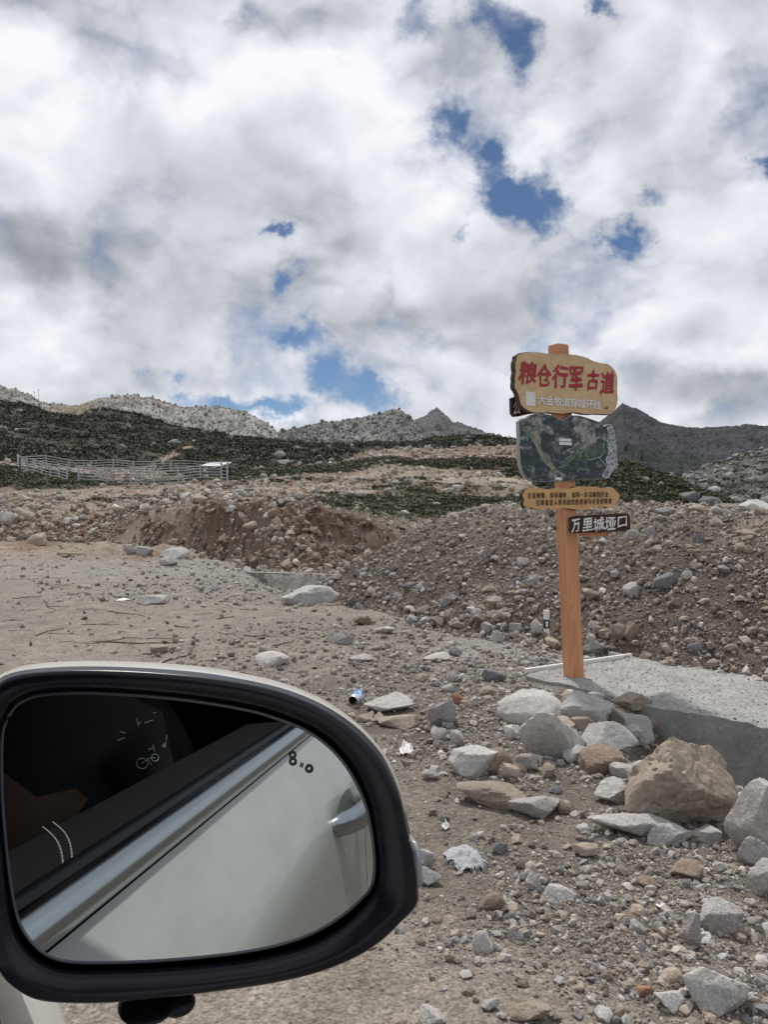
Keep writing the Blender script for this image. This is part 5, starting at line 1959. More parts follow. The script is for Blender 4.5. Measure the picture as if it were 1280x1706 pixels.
# dark board peeping out at the left behind the title board
P4 = post_at(2.25) - NB * .075 - AX * .2
N4 = NB
hid = [Z1(*p) for p in [(208, 455), (222, 440), (250, 442), (330, 470), (470, 500), (560, 520), (560, 555), (440, 556), (360, 556), (300, 566), (240, 580), (216, 576), (210, 540)]]
BH = slab_board('side_board', hid, P4, N4, .03, [M_DBOARD, M_DBOARD], .001, 6, label='dark brown board half hidden behind the title board')
c = onplane(*Z1(245, 515), P4, N4)
text_line('lettering', BH, [letter('公', c, AX, UP, N4, .085, .13, bold=.012, shear=.1, brush=.03)], M_WHITET)

# ------------------------------------------------------------------ small things on the ground
def path_box(a, b, w, h, z0):
    a, b = np.array(a), np.array(b)
    d = (b - a)
    L = np.linalg.norm(d)
    d = d / L
    return box_vf((*(a + b) / 2, z0 + h / 2), (*d, 0), (-d[1], d[0], 0), (0, 0, 1), L / 2, w / 2, h / 2)


V, Fc = path_box((1.24, 6.76), (2.40, 7.47), .03, .035, .045)
tag(add('batten', V, Fc, mat_plain('white_batten', (.74, .73, .70), .6, nscale=20, namt=.1), origin=(1.24, 6.76, .04)), 'thin white batten lying across the start of the concrete slab behind the post', 'batten')
g = ground_at(98, 925)
a_, b_ = ground_at(98, 925), ground_at(143, 920)
V, Fc = path_box(a_[:2], b_[:2], .16, .06, a_[2] + .01)
tag(add('plank', V, Fc, mat_wood('weathered_plank', (.40, .33, .25), (.28, .22, .16), 'X', 10), origin=a_), 'weathered pale plank lying at the far left of the yard', 'plank')

g = ground_at(911, 1064)
g[2] += .10
mk = root('marker_post', g, 'short white marker stake with a black band at the mound foot', 'marker')
D = g[1]
hh = 32 / F * D
rw = 4.3 / F * D
for nm, z0, z1, k, mt_ in [('stake', -.1, hh, 1, M_WHITET), ('black_band', hh * .06, hh * .52, 1.12, mat_plain('black_paint', (.015, .015, .016), .5)), ('reflector', hh * .14, hh * .44, .45, M_WHITET)]:
    V, Fc = box_vf((g[0], g[1] - (rw * .9 if nm == 'reflector' else 0), g[2] + (z0 + z1) / 2), (1, 0, 0), (0, 1, 0), (0, 0, 1), rw * k, rw * (.8 if nm != 'reflector' else .3) * k, (z1 - z0) / 2)
    add(nm, V, Fc, mt_, mk)

# drink can
def build_can():
    g = ground_at(594, 1177)
    ax = np.array((-.42, -.80, -.30))
    ax /= np.linalg.norm(ax)
    r, L = .044, .115
    c = g + np.array((.0, .06, .052))
    u = np.cross(ax, (0, 0, 1))
    u /= np.linalg.norm(u)
    w = np.cross(u, ax)
    can = root('drink_can', c, 'open blue and white drink can lying on the dirt right of the mirror', 'can')

    def ringv(s, rr, n=28):
        return [c + ax * s + rr * (math.cos(2 * math.pi * k / n) * u + math.sin(2 * math.pi * k / n) * w) * (1 + .03 * math.sin(3 * 2 * math.pi * k / n + s * 40)) for k in range(n)]

    def lathe(prof, closed=False):
        n = 28
        V, Fc = [], []
        for s, rr in prof:
            V += ringv(s, rr)
        for i in range(len(prof) - 1):
            for k in range(n):
                a, b = i * n + k, i * n + (k + 1) % n
                Fc.append((a, b, b + n, a + n))
        return V, Fc
    m, t, b = newmat('can_print')
    n = t.noise(coords(t), 26, 4, .6)
    t.set(b.inputs['Base Color'], t.cramp(n, [(0, (.02, .06, .22)), (.42, (.06, .18, .48)), (.5, (.30, .45, .62)), (.58, (.72, .75, .78)), (1, (.8, .8, .8))]))
    b.inputs['Roughness'].default_value = .3
    b.inputs['Metallic'].default_value = .2
    V, Fc = lathe([(-L / 2, .0), (-L / 2, r * .75), (-L / 2 + .008, r), (L / 2 - .016, r)])
    add('can_body', V, Fc, m, can, smooth=True)
    V, Fc = lathe([(L / 2 - .016, r), (L / 2 - .004, r * .99), (L / 2, r * .97), (L / 2 - .002, r * .9)])
    add('rim', V, Fc, mat_plain('bare_metal', (.7, .71, .72), .3, .7), can, smooth=True)
    V, Fc = lathe([(L / 2 - .002, r * .9), (L / 2 - .03, r * .88), (-L / 2 + .01, r * .8), (-L / 2 + .01, 0)])
    add('inside', V, Fc, mat_plain('dark_can_inside', (.02, .018, .018), .5), can, smooth=True)


build_can()


def crumple(box, label, name, cat, mat, seed, hgt=.03, fringe=0):
    x0, y0, x1, y1 = box
    g = ground_at((x0 + x1) / 2, y1)
    D = g[1]
    w = (x1 - x0) / F * D
    g2 = ground_at((x0 + x1) / 2, y0 + 3)
    d = max(g2[1] - g[1], w * .4)
    n = 26
    U, Vv = np.meshgrid(np.linspace(-.5, .5, n), np.linspace(-.5, .5, n))
    rr = np.hypot(U, Vv) * 2
    k = 1 + .25 * fbm2(np.arctan2(Vv, U).ravel() * 2 + seed, rr.ravel() * 0 + seed, 2, seed).reshape(U.shape)
    X = g[0] + U * w * k
    Y = g[1] + d / 2 + Vv * d * k
    Zz = H(X, Y) + .006 + hgt * (1 - np.clip(rr, 0, 1.2) * .8) * (.7 + 1.1 * np.abs(fbm2(U.ravel() * 5 + seed, Vv.ravel() * 5, 4, seed)).reshape(U.shape) * 2) * (rr < 1.3)
    idx = np.arange(n * n).reshape(n, n)
    Fq = [tuple(q) for q in np.stack([idx[:-1, :-1], idx[:-1, 1:], idx[1:, 1:], idx[1:, :-1]], -1).reshape(-1, 4) if rr.ravel()[q].max() < 1.0]
    lst = [(np.stack([X, Y, Zz], -1).reshape(-1, 3), Fq)]
    r = random.Random(seed)
    for i in range(fringe):
        a = r.uniform(math.pi, 2 * math.pi) if r.random() < .75 else r.uniform(-.6, .6)
        p = np.array((g[0] + math.cos(a) * w * .36, g[1] + d / 2 + math.sin(a) * d * .36))
        q = p + np.array((math.cos(a) * .03 + r.uniform(-.02, .02), -abs(r.gauss(.03, .016))))
        z0 = H(*p)[0] + hgt * .5
        lst.append(tube_vf([(p[0], p[1], z0), ((p[0] + q[0]) / 2, (p[1] + q[1]) / 2, z0 * .5 + H(*q)[0] * .5 + .012), (q[0], q[1], H(*q)[0] + .004)], [.0028, .0025, .0018], 4))
    V, Fc = join_vf(lst)
    return tag(add(name, V, Fc, mat, origin=g, smooth=True), label, cat)


M_CLOTH = mat_plain('torn_white_cloth', (.36, .37, .39), .9, nscale=60, namt=.3, bmp=.006)
M_PAPER = mat_plain('white_scrap', (.80, .80, .80), .7, nscale=40, namt=.08)
crumple((748, 1413, 814, 1456), 'torn frayed white cloth half buried in the gravel right of the mirror', 'torn_cloth', 'cloth', M_CLOTH, 3, .03, 60)
crumple((665, 1245, 690, 1264), 'crumpled white scrap on the dirt right of the mirror top', 'white_scrap', 'litter', M_PAPER, 8, .05)
crumple((1099, 1509, 1118, 1522), 'small white chip of litter on the lower right gravel', 'white_scrap', 'litter', M_PAPER, 12, .012)
crumple((851, 1490, 862, 1499), 'tiny white chip of litter below the torn cloth', 'white_scrap', 'litter', M_PAPER, 14, .012)
crumple((736, 1374, 750, 1388), 'little white scrap on the gravel above the torn cloth', 'white_scrap', 'litter', M_PAPER, 15, .02)
crumple((192, 996, 212, 1002), 'white plastic scrap with a dark twig on the left of the yard', 'white_scrap', 'litter', M_PAPER, 17, .025)

# ------------------------------------------------------------------ cattle pen and shelter
M_GALV = mat_plain('galvanised_rail', (.40, .41, .415), .5, .3)


def gz(px, D):
    x = (px - CX) / F * D
    return np.array((x, D, H(x, D)[0]))


def build_pen():
    pen = root('cattle_pen', gz(120, 60), 'long grey metal rail cattle pen on the terrace below the dark hillside', 'fence')
    runs = [
        ([(30, 69), (33, 66), (45, 68), (77, 70), (115, 72), (152, 72), (189, 72), (222, 72), (256, 72), (285, 72), (320, 71)], 1.35),
        ([(33, 66), (56, 64.5), (70, 63), (84, 61.5), (98, 60), (112, 58)], 1.3),
        ([(131, 58), (178, 58), (218, 58), (257, 58), (297, 59), (334, 60), (369, 60.5)], 1.3),
        ([(369, 60.5), (379, 60)], 1.5),
        ([(320, 71), (345, 69), (369, 66)], 1.35)]
    for pts, hgt in runs:
        P = [gz(a, b) for a, b in pts]
        for i, p in enumerate(P):
            V, Fc = box_vf(p + (0, 0, hgt * .5 - .1), (1, 0, 0), (0, 1, 0), (0, 0, 1), .05, .05, hgt * .5 + .15)
            add('fence_post', V, Fc, M_GALV, pen)
        for p, q in zip(P[:-1], P[1:]):
            for k in range(6):
                z = hgt * (.12 + .17 * k)
                V, Fc = tube_vf([p + (0, -.05, z), q + (0, -.05, z)], .032, 5)
                add('rail', V, Fc, M_GALV, pen)
    for a, b in [(369, 60.5), (379, 60)]:
        p = gz(a, b)
        V, Fc = box_vf(p + (0, 0, .8), (1, 0, 0), (0, 1, 0), (0, 0, 1), .06, .06, .95)
        add('gate_post', V, Fc, M_GALV, pen)


build_pen()
M_TIN = mat_plain('tin_sheet', (.42, .44, .45), .5, .3, nscale=3, namt=.15)
M_DKWD = mat_plain('dark_timber', (.06, .055, .05), .8)


def build_shelter():
    c = gz(352, 68)
    sh = root('shelter', c, 'small open shelter with a grey tin roof at the right end of the pen', 'shelter')
    zr, ze = CAMZ + (HY - 768.5) / F * 68, CAMZ + (HY - 777) / F * 67
    xl, xr = (334 - CX) / F * 67, (371 - CX) / F * 67
    for j in range(6):
        a, b = xl + (xr - xl) * j / 6, xl + (xr - xl) * (j + 1) / 6 - .01
        V = [(a + .35, 69.5, zr), (b + .35, 69.5, zr), (b, 66.5, ze), (a, 66.5, ze), (a + .35, 69.5, zr - .05), (b + .35, 69.5, zr - .05), (b, 66.5, ze - .05), (a, 66.5, ze - .05)]
        add('roof_sheet', V, [(3, 2, 1, 0), (4, 5, 6, 7), (0, 1, 5, 4), (1, 2, 6, 5), (2, 3, 7, 6), (3, 0, 4, 7)], M_TIN, sh)
    xe = (389 - CX) / F * 68
    V = [(xr + .3, 69.5, zr - .01), (xr, 66.5, ze), (xe, 70.5, ze - .05), (xr + .3, 69.5, zr - .07), (xr, 66.5, ze - .06), (xe, 70.5, ze - .11)]
    add('side_roof', V, [(0, 1, 2), (5, 4, 3), (0, 3, 4, 1), (1, 4, 5, 2), (2, 5, 3, 0)], M_DKWD, sh)
    for x_, y_ in [(xl + .2, 66.8), (xr - .1, 66.8), (xl + .5, 69.3), (xr + .2, 69.3)]:
        z0 = H(x_, y_)[0]
        V, Fc = box_vf((x_, y_, (z0 + ze) / 2), (1, 0, 0), (0, 1, 0), (0, 0, 1), .06, .06, (ze - z0) / 2)
        add('pole', V, Fc, M_DKWD, sh)
    z0 = H((xl + xr) / 2, 69.4)[0]
    V, Fc = box_vf(((xl + xr) / 2, 69.4, (z0 + ze) / 2), (1, 0, 0), (0, 1, 0), (0, 0, 1), (xr - xl) / 2, .04, (ze - z0) / 2 - .02)
    add('back_wall', V, Fc, M_DKWD, sh)


build_shelter()
V, Fc = tube_vf([gz(363, 57) + (0, 0, .1), gz(371, 55) + (0, 0, .05)], .06, 6)
tag(add('pole', V, Fc, mat_plain('pale_pole', (.42, .40, .36), .7), origin=gz(363, 57)), 'pale pole leaning on the bank below the right end of the pen', 'pole')

# thin masts on the skyline
M_MAST = mat_plain('mast_grey', (.16, .16, .165), .6, .3)


def mast(px, top, bot, D, label, w=.12):
    a, b = at(px, bot, D), at(px, top, D)
    a[2] -= 2.5
    r = root('radio_mast', a, label, 'mast')
    V, Fc = tube_vf([a, b], [w, w * .6], 6)
    add('mast_pole', V, Fc, M_MAST, r)
    h = b[2] - a[2]
    V, Fc = box_vf(b - (0, 0, h * .08), (1, 0, 0), (0, 1, 0), (0, 0, 1), w * 2.6, w, w * 1.3)
    add('antenna', V, Fc, M_MAST, r)


mast(57.5, 652, 668, 447, 'thin radio mast on the left ridge, shorter of the pair')
mast(65, 648, 671, 447, 'thin radio mast on the left ridge, taller of the pair')
mast(103, 672, 677, 447, 'tiny mast on the saddle of the left ridge', .2)
mast(728, 680, 690, 945, 'thin mast on the tip of the dark peak', .25)
a_ = np.array(at(1256, 838, 48))
a_[2] = min(a_[2], .4)
V, Fc = tube_vf([a_ - (0, 0, .6), at(1260, 803, 48)], [.05, .03], 6)
tag(add('pole', V, Fc, M_MAST, origin=a_), 'thin dark pole leaning behind the mound crest at right', 'pole')


HANDLE_R, CURV = .272, 0
# ------------------------------------------------------------------ the car: camera looks out of its open passenger window
PHI = math.radians(33)
CR = np.array((math.sin(PHI), -math.cos(PHI), 0))       # towards the rear of the car
CO = np.array((math.cos(PHI), math.sin(PHI), 0))        # outwards on the passenger side


def cw(r_, o_, z_):
    return CR * r_ + CO * o_ + np.array((0, 0, z_))


def mat_dusty(name, base, dust, rough, amt, spec=.5, coat=.5, scale=9):
    m, t, b = newmat(name)
    p = t.n('ShaderNodeNewGeometry').outputs['Position']
    st = t.noise(t.v('MULTIPLY', p, (1, 1, 3.0)), scale, 7, .65)
    sp_ = t.noise(p, scale * 24, 3, .7)
    f = t.m('ADD', t.m('MULTIPLY', t.ramp(st, .35, .75), .8), t.m('MULTIPLY', t.ramp(sp_, .55, .75), .5))
    f = t.m('MULTIPLY', f, amt, clamp=True)
    t.set(b.inputs['Base Color'], t.mix(f, base, dust))
    t.set(b.inputs['Roughness'], t.m('ADD', t.m('MULTIPLY', f, .5), rough))
    b.inputs['Specular IOR Level'].default_value = spec
    b.inputs['Coat Weight'].default_value = coat
    b.inputs['Coat Roughness'].default_value = .06
    return m


M_PAINT = mat_dusty('pearl_white_paint', (.60, .61, .58), (.44, .42, .37), .22, .45)
M_CHROME = mat_plain('satin_chrome', (.62, .65, .68), .22, 1.0)
M_BLACK = mat_plain('black_plastic', (.010, .011, .014), .42, 0, .3)
M_GLOSSBLK = mat_dusty('gloss_black', (.006, .0075, .015), (.05, .047, .042), .24, .22, .35, 0, 22)
M_VINYL = mat_plain('black_vinyl', (.016, .016, .018), .6, 0, .4, nscale=300, namt=.2)
M_CABIN = mat_plain('dark_cabin', (.010, .010, .011), .9, 0, .1)
M_SEAT = mat_plain('brown_seat', (.013, .009, .008), .85)
M_RUBBER = mat_plain('tyre_rubber', (.02, .02, .02), .85)
M_THREAD = mat_plain('white_thread', (.55, .55, .55), .7)
mg, tg_, bg_ = newmat('mirror_glass')
bg_.inputs['Base Color'].default_value = (.46, .50, .50, 1)
bg_.inputs['Metallic'].default_value = 1.0
bg_.inputs['Roughness'].default_value = .0
mg2, tg_, b2 = newmat('tinted_glass')
b2.inputs['Base Color'].default_value = (.02, .025, .025, 1)
b2.inputs['Roughness'].default_value = .03
mg3, tg_, b3 = newmat('clear_lens')
b3.inputs['Base Color'].default_value = (.30, .31, .32, 1)
b3.inputs['Roughness'].default_value = .12
b3.inputs['Coat Weight'].default_value = .8

CAR = root('car', cw(0, -.8, 0), 'pearl white car with a black backed door mirror, seen from its open window', 'car')

PROF = [(.32, .02), (.42, .06), (.55, .085), (.70, .115), (.80, .13), (.845, .135), (.86, .127), (.95, .125), (1.03, .125), (1.08, .123), (1.10, .117), (1.14, .09), (1.17, .065), (1.195, .045)]


def side_o(z, r_):
    o_ = np.interp(z, [p[0] for p in PROF], [p[1] for p in PROF])
    if r_ < -1.2:
        o_ -= .16 * ((-1.2 - r_) / 1.0) ** 2
    if r_ > 1.9:
        o_ -= .12 * ((r_ - 1.9) / .8) ** 2
    return o_


def side_panel(name, r0, r1, parent, zlo=.32, n=24, wheel=None):
    rs = np.linspace(r0, r1, n)
    zs = np.r_[np.linspace(.32, .8, 8), np.linspace(.82, 1.195, 22)]
    V, Fc = [], []
    for r_ in rs:
        for z in zs:
            V.append(cw(r_, side_o(z, r_), z))
    m = len(zs)
    if wheel is not None:
        for i, r_ in enumerate(rs):
            for j_, z in enumerate(zs):
                q = math.hypot(r_ - wheel, z - .36)
                if .345 < q < .455:
                    k_ = .40 / q
                    r2, z2 = wheel + (r_ - wheel) * k_, .36 + (z - .36) * k_
                    if r0 <= r2 <= r1 and z2 >= .32:
                        V[i * m + j_] = cw(r2, side_o(z2, r2), z2)
    for i in range(n - 1):
        for j in range(m - 1):
            if wheel is not None:
                rm, zm = (rs[i] + rs[i + 1]) / 2, (zs[j] + zs[j + 1]) / 2
                if math.hypot(rm - wheel, zm - .36) < .385:
                    continue
            Fc.append((i * m + j, (i + 1) * m + j, (i + 1) * m + j + 1, i * m + j + 1))
    return add(name, V, Fc, M_PAINT, parent, smooth=True)


side_panel('fender', -2.2, -.83, CAR, n=40, wheel=-1.5)
DOOR = side_panel('door', -.825, .62, CAR, n=40)
RDOOR = side_panel('door', .625, 1.62, CAR, n=24, wheel=1.72)
side_panel('quarter_panel', 1.625, 2.7, CAR, n=34, wheel=1.72)
# satin belt strip
pts = [cw(r_, .036, 1.212) for r_ in np.linspace(-.80, 1.6, 20)]


def strip(pts, name, mat, parent, prof):
    V, Fc = [], []
    n = len(prof)
    for p in pts:
        V += [p + CO * a + np.array((0, 0, b)) for a, b in prof]
    for i in range(len(pts) - 1):
        for k in range(n):
            a, b = i * n + k, i * n + (k + 1) % n
            Fc.append((a, a + n, b + n, b))
    return add(name, V, Fc, mat, parent, smooth=True)


strip(pts, 'belt_trim', M_CHROME, DOOR, [(.018 * math.cos(t), .017 * math.sin(t)) for t in np.linspace(0, 2 * math.pi, 15)[:-1]])
strip([cw(r_, .014, 1.213) for r_ in np.linspace(-.80, 1.6, 4)], 'window_seal', M_BLACK, DOOR, [(-.008, -.014), (.006, -.014), (.006, .014), (-.008, .014)])
# inner door trim
strip([cw(r_, 0, 1.19) for r_ in np.linspace(-.78, .62, 12)], 'door_trim', M_VINYL, DOOR, [(.002, .004), (-.004, .012), (-.03, .013), (-.07, .012), (-.118, .009), (-.134, .0), (-.140, -.02), (-.140, -.75), (.0, -.75)])
# door handle
def build_handle(rc, name_parent):
    V, Fc = [], []
    n = 12
    L = .23
    zc = 1.085
    for i, t in enumerate(np.linspace(0, 1, 14)):
        off = .046 * math.sin(math.pi * min(max(t * 1.08 - .04, 0), 1)) ** .55
        hw = .023 * (.75 + .25 * math.sin(math.pi * t))
        if i in (0, 13):
            hw *= .6
        for k in range(n):
            a = 2 * math.pi * k / n
            V.append(cw(rc + t * L, side_o(zc, rc) + off - .006 + .013 * math.cos(a), zc + hw * math.sin(a)))
    for i in range(13):
        for k in range(n):
            a, b = i * n + k, i * n + (k + 1) % n
            Fc.append((a, b, b + n, a + n))
    Fc.append(tuple(range(n - 1, -1, -1)))
    Fc.append(tuple(range(13 * n, 14 * n)))
    add('handle', V, Fc, M_CHROME, name_parent, smooth=True)
    # recess behind it
    ring = [cw(rc + .10 + .095 * math.cos(t), side_o(zc, rc) + .0035, zc + .032 * math.sin(t)) for t in np.linspace(0, 2 * math.pi, 25)[:-1]]
    add('handle_recess', ring, [tuple(range(24))], mat_plain('shut_line', (.25, .255, .25), .4), name_parent)


build_handle(HANDLE_R, DOOR)
build_handle(1.28, RDOOR)

# cabin
def cbox(name, r0, r1, o0, o1, z0, z1, mat, parent=CAR, taper=None):
    c = cw((r0 + r1) / 2, (o0 + o1) / 2, (z0 + z1) / 2)
    V, Fc = box_vf(c, CR, CO, (0, 0, 1), abs(r1 - r0) / 2, abs(o1 - o0) / 2, abs(z1 - z0) / 2)
    if taper:
        for i in (1, 3, 5, 7):
            V[i] = V[i] + taper
    return add(name, V, Fc, mat, parent)


def loft(name, rows, mat, parent, smooth=True):
    n = len(rows[0])
    V = [p for r_ in rows for p in r_]
    Fc = [(i * n + k, i * n + k + 1, (i + 1) * n + k + 1, (i + 1) * n + k) for i in range(len(rows) - 1) for k in range(n - 1)]
    return add(name, V, Fc, mat, parent, smooth=smooth)


for nm, dz, mt_ in (('roof', 0, M_PAINT), ('headliner', -.035, M_CABIN)):
    rows = []
    for r_ in np.linspace(-.30, 2.15, 16):
        rows.append([cw(r_, o_, 1.66 + dz + .10 * (1 - ((o_ + .84) / .76) ** 4) - .05 * ((r_ - .7) / 1.4) ** 4) for o_ in np.linspace(-1.60, -.08, 14)])
    loft(nm, rows, mt_, CAR)
cbox('floor_pan', -.9, 2.4, -1.75, 0, .30, .36, M_CABIN)
cbox('far_side', -.9, 2.4, -1.74, -1.70, .36, 1.20, M_CABIN)
cbox('bulkhead', -.95, -.86, -1.72, -.03, .36, 1.06, M_CABIN)
loft('dashboard', [[cw(r_, o_, z) for o_ in np.linspace(-1.68, -.10, 6)] for r_, z in ((-.9, 1.06), (-.75, 1.10), (-.60, 1.08), (-.52, .98), (-.5, .75), (-.52, .5))], M_VINYL, CAR)
cbox('rear_bulkhead', 2.3, 2.4, -1.72, -.03, .36, 1.66, M_CABIN)
loft('rear_side_window', [[cw(r_, .02 - .10 * ((z - 1.2) / .46), z) for z in np.linspace(1.215, 1.66, 6)] for r_ in np.linspace(.72, 2.2, 8)], mg2, CAR)
loft('far_window', [[cw(r_, -1.70 + .10 * ((z - 1.2) / .46), z) for z in np.linspace(1.2, 1.66, 6)] for r_ in np.linspace(-.6, 2.2, 8)], mg2, CAR)
loft('windscreen', [[cw(-1.02 + .70 * f + .12 * ((o_ + .84) / .8) ** 2, o_ * (1 - .0 * f), 1.10 + .56 * f) for o_ in np.linspace(-1.58 + .02, -.12, 9)] for f in np.linspace(0, 1, 6)], mg2, CAR)
for nm, a, b, rr_ in [('door_pillar', cw(.66, .0, 1.20), cw(.72, -.10, 1.66), .05), ('windscreen_pillar', cw(-.92, -.06, 1.12), cw(-.26, -.14, 1.67), .035)]:
    V, Fc = tube_vf([a, a * .5 + b * .5 + CO * .01, b], rr_, 10)
    add(nm, V, Fc, M_GLOSSBLK if nm == 'door_pillar' else M_PAINT, CAR, smooth=True)
# bonnet and nose
rows = []
for r_ in np.linspace(-.95, -2.35, 14):
    f = (-.95 - r_) / 1.4
    zc = 1.13 - .13 * f ** 1.6
    wo = .07 - .16 * max(0, (-1.2 - r_)) ** 2
    rows.append([cw(r_, -.82 + (wo + .82) * s, zc - .06 * abs(s) ** 3 + (.0 if abs(s) < 1 else -.02)) for s in np.linspace(-1, 1, 13)])
loft('bonnet', rows, M_PAINT, CAR)
rows = []
for z, dr in ((1.0, 0), (.92, -.10), (.75, -.16), (.55, -.17), (.35, -.10)):
    rows.append([cw(-2.35 + dr + .30 * s ** 2 + (0), -.82 + .74 * s, z) for s in np.linspace(-1, 1, 13)])
loft('front_bumper', rows, M_PAINT, CAR)
for s in (-1, 1):
    V, Fc = rock_unit(3, 3, 2, 0, 20, .8)
    P = np.array([cw(-2.32 + .16 + .10 * v[1], -.82 + s * (.60 + .16 * v[0]), .90 + .06 * v[2]) for v in V])
    add('headlight', P, Fc, mg3, CAR, smooth=True)
# wheels
for rc in (-1.5, 1.72):
    for oo in (-.06, -1.60):
        sgn = 1 if oo > -.5 else -1
        prof = [(.20, .0), (.23, .09), (.31, .105), (.345, .085), (.355, .0), (.355, -.08), (.345, -.12), (.23, -.12)]
        V, Fc = [], []
        n = 32
        for rr_, w_ in prof:
            for k in range(n):
                a = 2 * math.pi * k / n
                V.append(cw(rc + rr_ * math.cos(a), oo + sgn * w_, .36 + rr_ * math.sin(a)))
        for i in range(len(prof) - 1):
            for k in range(n):
                Fc.append((i * n + k, i * n + (k + 1) % n, (i + 1) * n + (k + 1) % n, (i + 1) * n + k))
        wheel = add('wheel', V, Fc, M_RUBBER, CAR, smooth=True)
        lst = []
        for k in range(5):
            a = 2 * math.pi * k / 5
            e = cw(rc + .225 * math.cos(a), oo + sgn * .085, .36 + .225 * math.sin(a))
            lst.append(tube_vf([cw(rc, oo + sgn * .08, .36), e], [.045, .03], 6))
        ringp = [cw(rc + .222 * math.cos(t), oo + sgn * .08, .36 + .222 * math.sin(t)) for t in np.linspace(0, 2 * math.pi, 33)]
        lst.append(tube_vf(ringp, .016, 6))
        add('rim', *join_vf(lst), mat_plain('alloy', (.45, .46, .47), .35, .8), wheel, smooth=True)
        disc = [cw(rc + .2 * math.cos(t), oo + sgn * .03, .36 + .2 * math.sin(t)) for t in np.linspace(0, 2 * math.pi, 25)[:-1]]
        add('brake_disc', disc, [tuple(range(24))], M_BLACK, wheel)
# front seat behind the camera
def pad(name, c, hr, ho, hz, mat, tilt=0, seed=2):
    V, Fc = rock_unit(seed, 3, 0, 0, 12, .25)
    ca, sa = math.cos(tilt), math.sin(tilt)
    P = np.array([cw(c[0] + hr * v[0] * ca + hz * v[2] * sa, c[1] + ho * v[1], c[2] - hr * v[0] * sa + hz * v[2] * ca) for v in V])
    return add(name, P, Fc, mat, CAR, smooth=True)


for oo in (-.42, -1.25):
    pad('seat', (.12, oo, .62), .30, .27, .11, M_SEAT)
    pad('seat_back', (.50, oo, .95), .10, .26, .38, M_SEAT, .25)
    pad('headrest', (.62, oo, 1.42), .06, .14, .10, M_SEAT, .2)

# ------------------------------------------------------------------ door mirror
MN = np.array((.2325, -.970, .0675))
MN /= np.linalg.norm(MN)
MC = CAMP + pray(330, 1370) * .5


def zp(x, y):
    return (x / 1.7778, 1080 + y / 1.7778)


GL = [(5, 255), (30, 190), (60, 160), (110, 141), (200, 133), (300, 134), (450, 143), (600, 160), (740, 185), (830, 212), (900, 240), (960, 280), (1010, 330), (1050, 390), (1085, 470), (1103, 560), (1110, 640), (1103, 700), (1080, 735), (1020, 790), (940, 840),
      (850, 875), (740, 900), (600, 918), (450, 930), (300, 935), (200, 932), (140, 915), (95, 880), (60, 830), (40, 770), (25, 680), (10, 540), (2, 400)]
LIP = [(-4, 250), (20, 182), (52, 150), (105, 130), (200, 121), (300, 121), (450, 130), (600, 146), (742, 170), (836, 198), (910, 228), (973, 268), (1025, 322), (1065, 384), (1098, 466), (1115, 560), (1123, 645), (1117, 705), (1092, 750), (1036, 808), (955, 862),
       (862, 898), (748, 924), (604, 942), (452, 954), (300, 960), (195, 957), (130, 938), (80, 902), (44, 848), (24, 780), (12, 684), (-2, 540), (-8, 400)]
FR = [(-62, 240), (-45, 165), (0, 108), (60, 82), (180, 70), (300, 69), (450, 76), (600, 90), (740, 112), (850, 141), (950, 184), (1035, 240), (1095, 296), (1140, 355), (1178, 440), (1200, 530), (1222, 630), (1232, 720), (1228, 765), (1180, 815), (1120, 872),
      (1040, 920), (930, 962), (800, 992), (640, 1016), (480, 1036), (320, 1050), (200, 1050), (110, 1040), (50, 1010), (5, 965), (-25, 880), (-48, 700), (-66, 450)]
OUT = [(-75, 230), (-62, 140), (-20, 82), (55, 56), (170, 45), (300, 43), (450, 48), (600, 60), (740, 84), (860, 113), (965, 155), (1055, 212), (1115, 270), (1160, 335), (1196, 425), (1216, 520), (1238, 620), (1247, 715), (1246, 765), (1200, 815), (1140, 872),
       (1060, 925), (950, 972), (815, 1004), (650, 1028), (480, 1046), (320, 1062), (190, 1066), (95, 1054), (35, 1022), (-15, 972), (-45, 890), (-66, 700), (-80, 450)]
NM = 132


def loop_px(L):
    P = np.array(L, dtype=float)
    P = np.vstack([P, P[:1]])
    # closed Catmull-Rom, then even spacing
    Q = []
    n = len(L)
    for i in range(n):
        p0, p1, p2, p3 = (P[(i + k - 1) % n] for k in range(4))
        for t in np.linspace(0, 1, 7)[:-1]:
            Q.append(.5 * (2 * p1 + (p2 - p0) * t + (2 * p0 - 5 * p1 + 4 * p2 - p3) * t ** 2 + (3 * p1 - p0 - 3 * p2 + p3) * t ** 3))
    Q = np.array(Q)
    # sample by index so that all loops correspond
    k = np.linspace(0, len(Q), NM, endpoint=False)
    i0 = k.astype(int)
    f = (k - i0)[:, None]
    return Q[i0] * (1 - f) + Q[(i0 + 1) % len(Q)] * f


def loop3(L, off):
    Q = loop_px(L)
    pl = MC + MN * off
    return np.array([onplane(*zp(a, b), pl, MN) for a, b in Q])


g_l, l_l, f_l, o_l = loop3(GL, 0), loop3(LIP, .002), loop3(FR, .012), loop3(OUT, -.022)
l_in = loop3(LIP, -.006)
o_l = o_l * .78 + f_l * .22 - MN * .004
cen = o_l.mean(0)


def ringmesh(loops):
    V = np.vstack(loops)
    n = NM
    Fc = []
    for i in range(len(loops) - 1):
        for k in range(n):
            a, b = i * n + k, i * n + (k + 1) % n
            Fc.append((a, b, b + n, a + n))
    return V, Fc


mir = add('side_mirror', *ringmesh([l_in, l_l, l_l * .75 + f_l * .25 + MN * .003, l_l * .4 + f_l * .6 + MN * .003, f_l, f_l * .7 + o_l * .3 + MN * .002, f_l * .35 + o_l * .65]), M_GLOSSBLK, CAR, smooth=True)
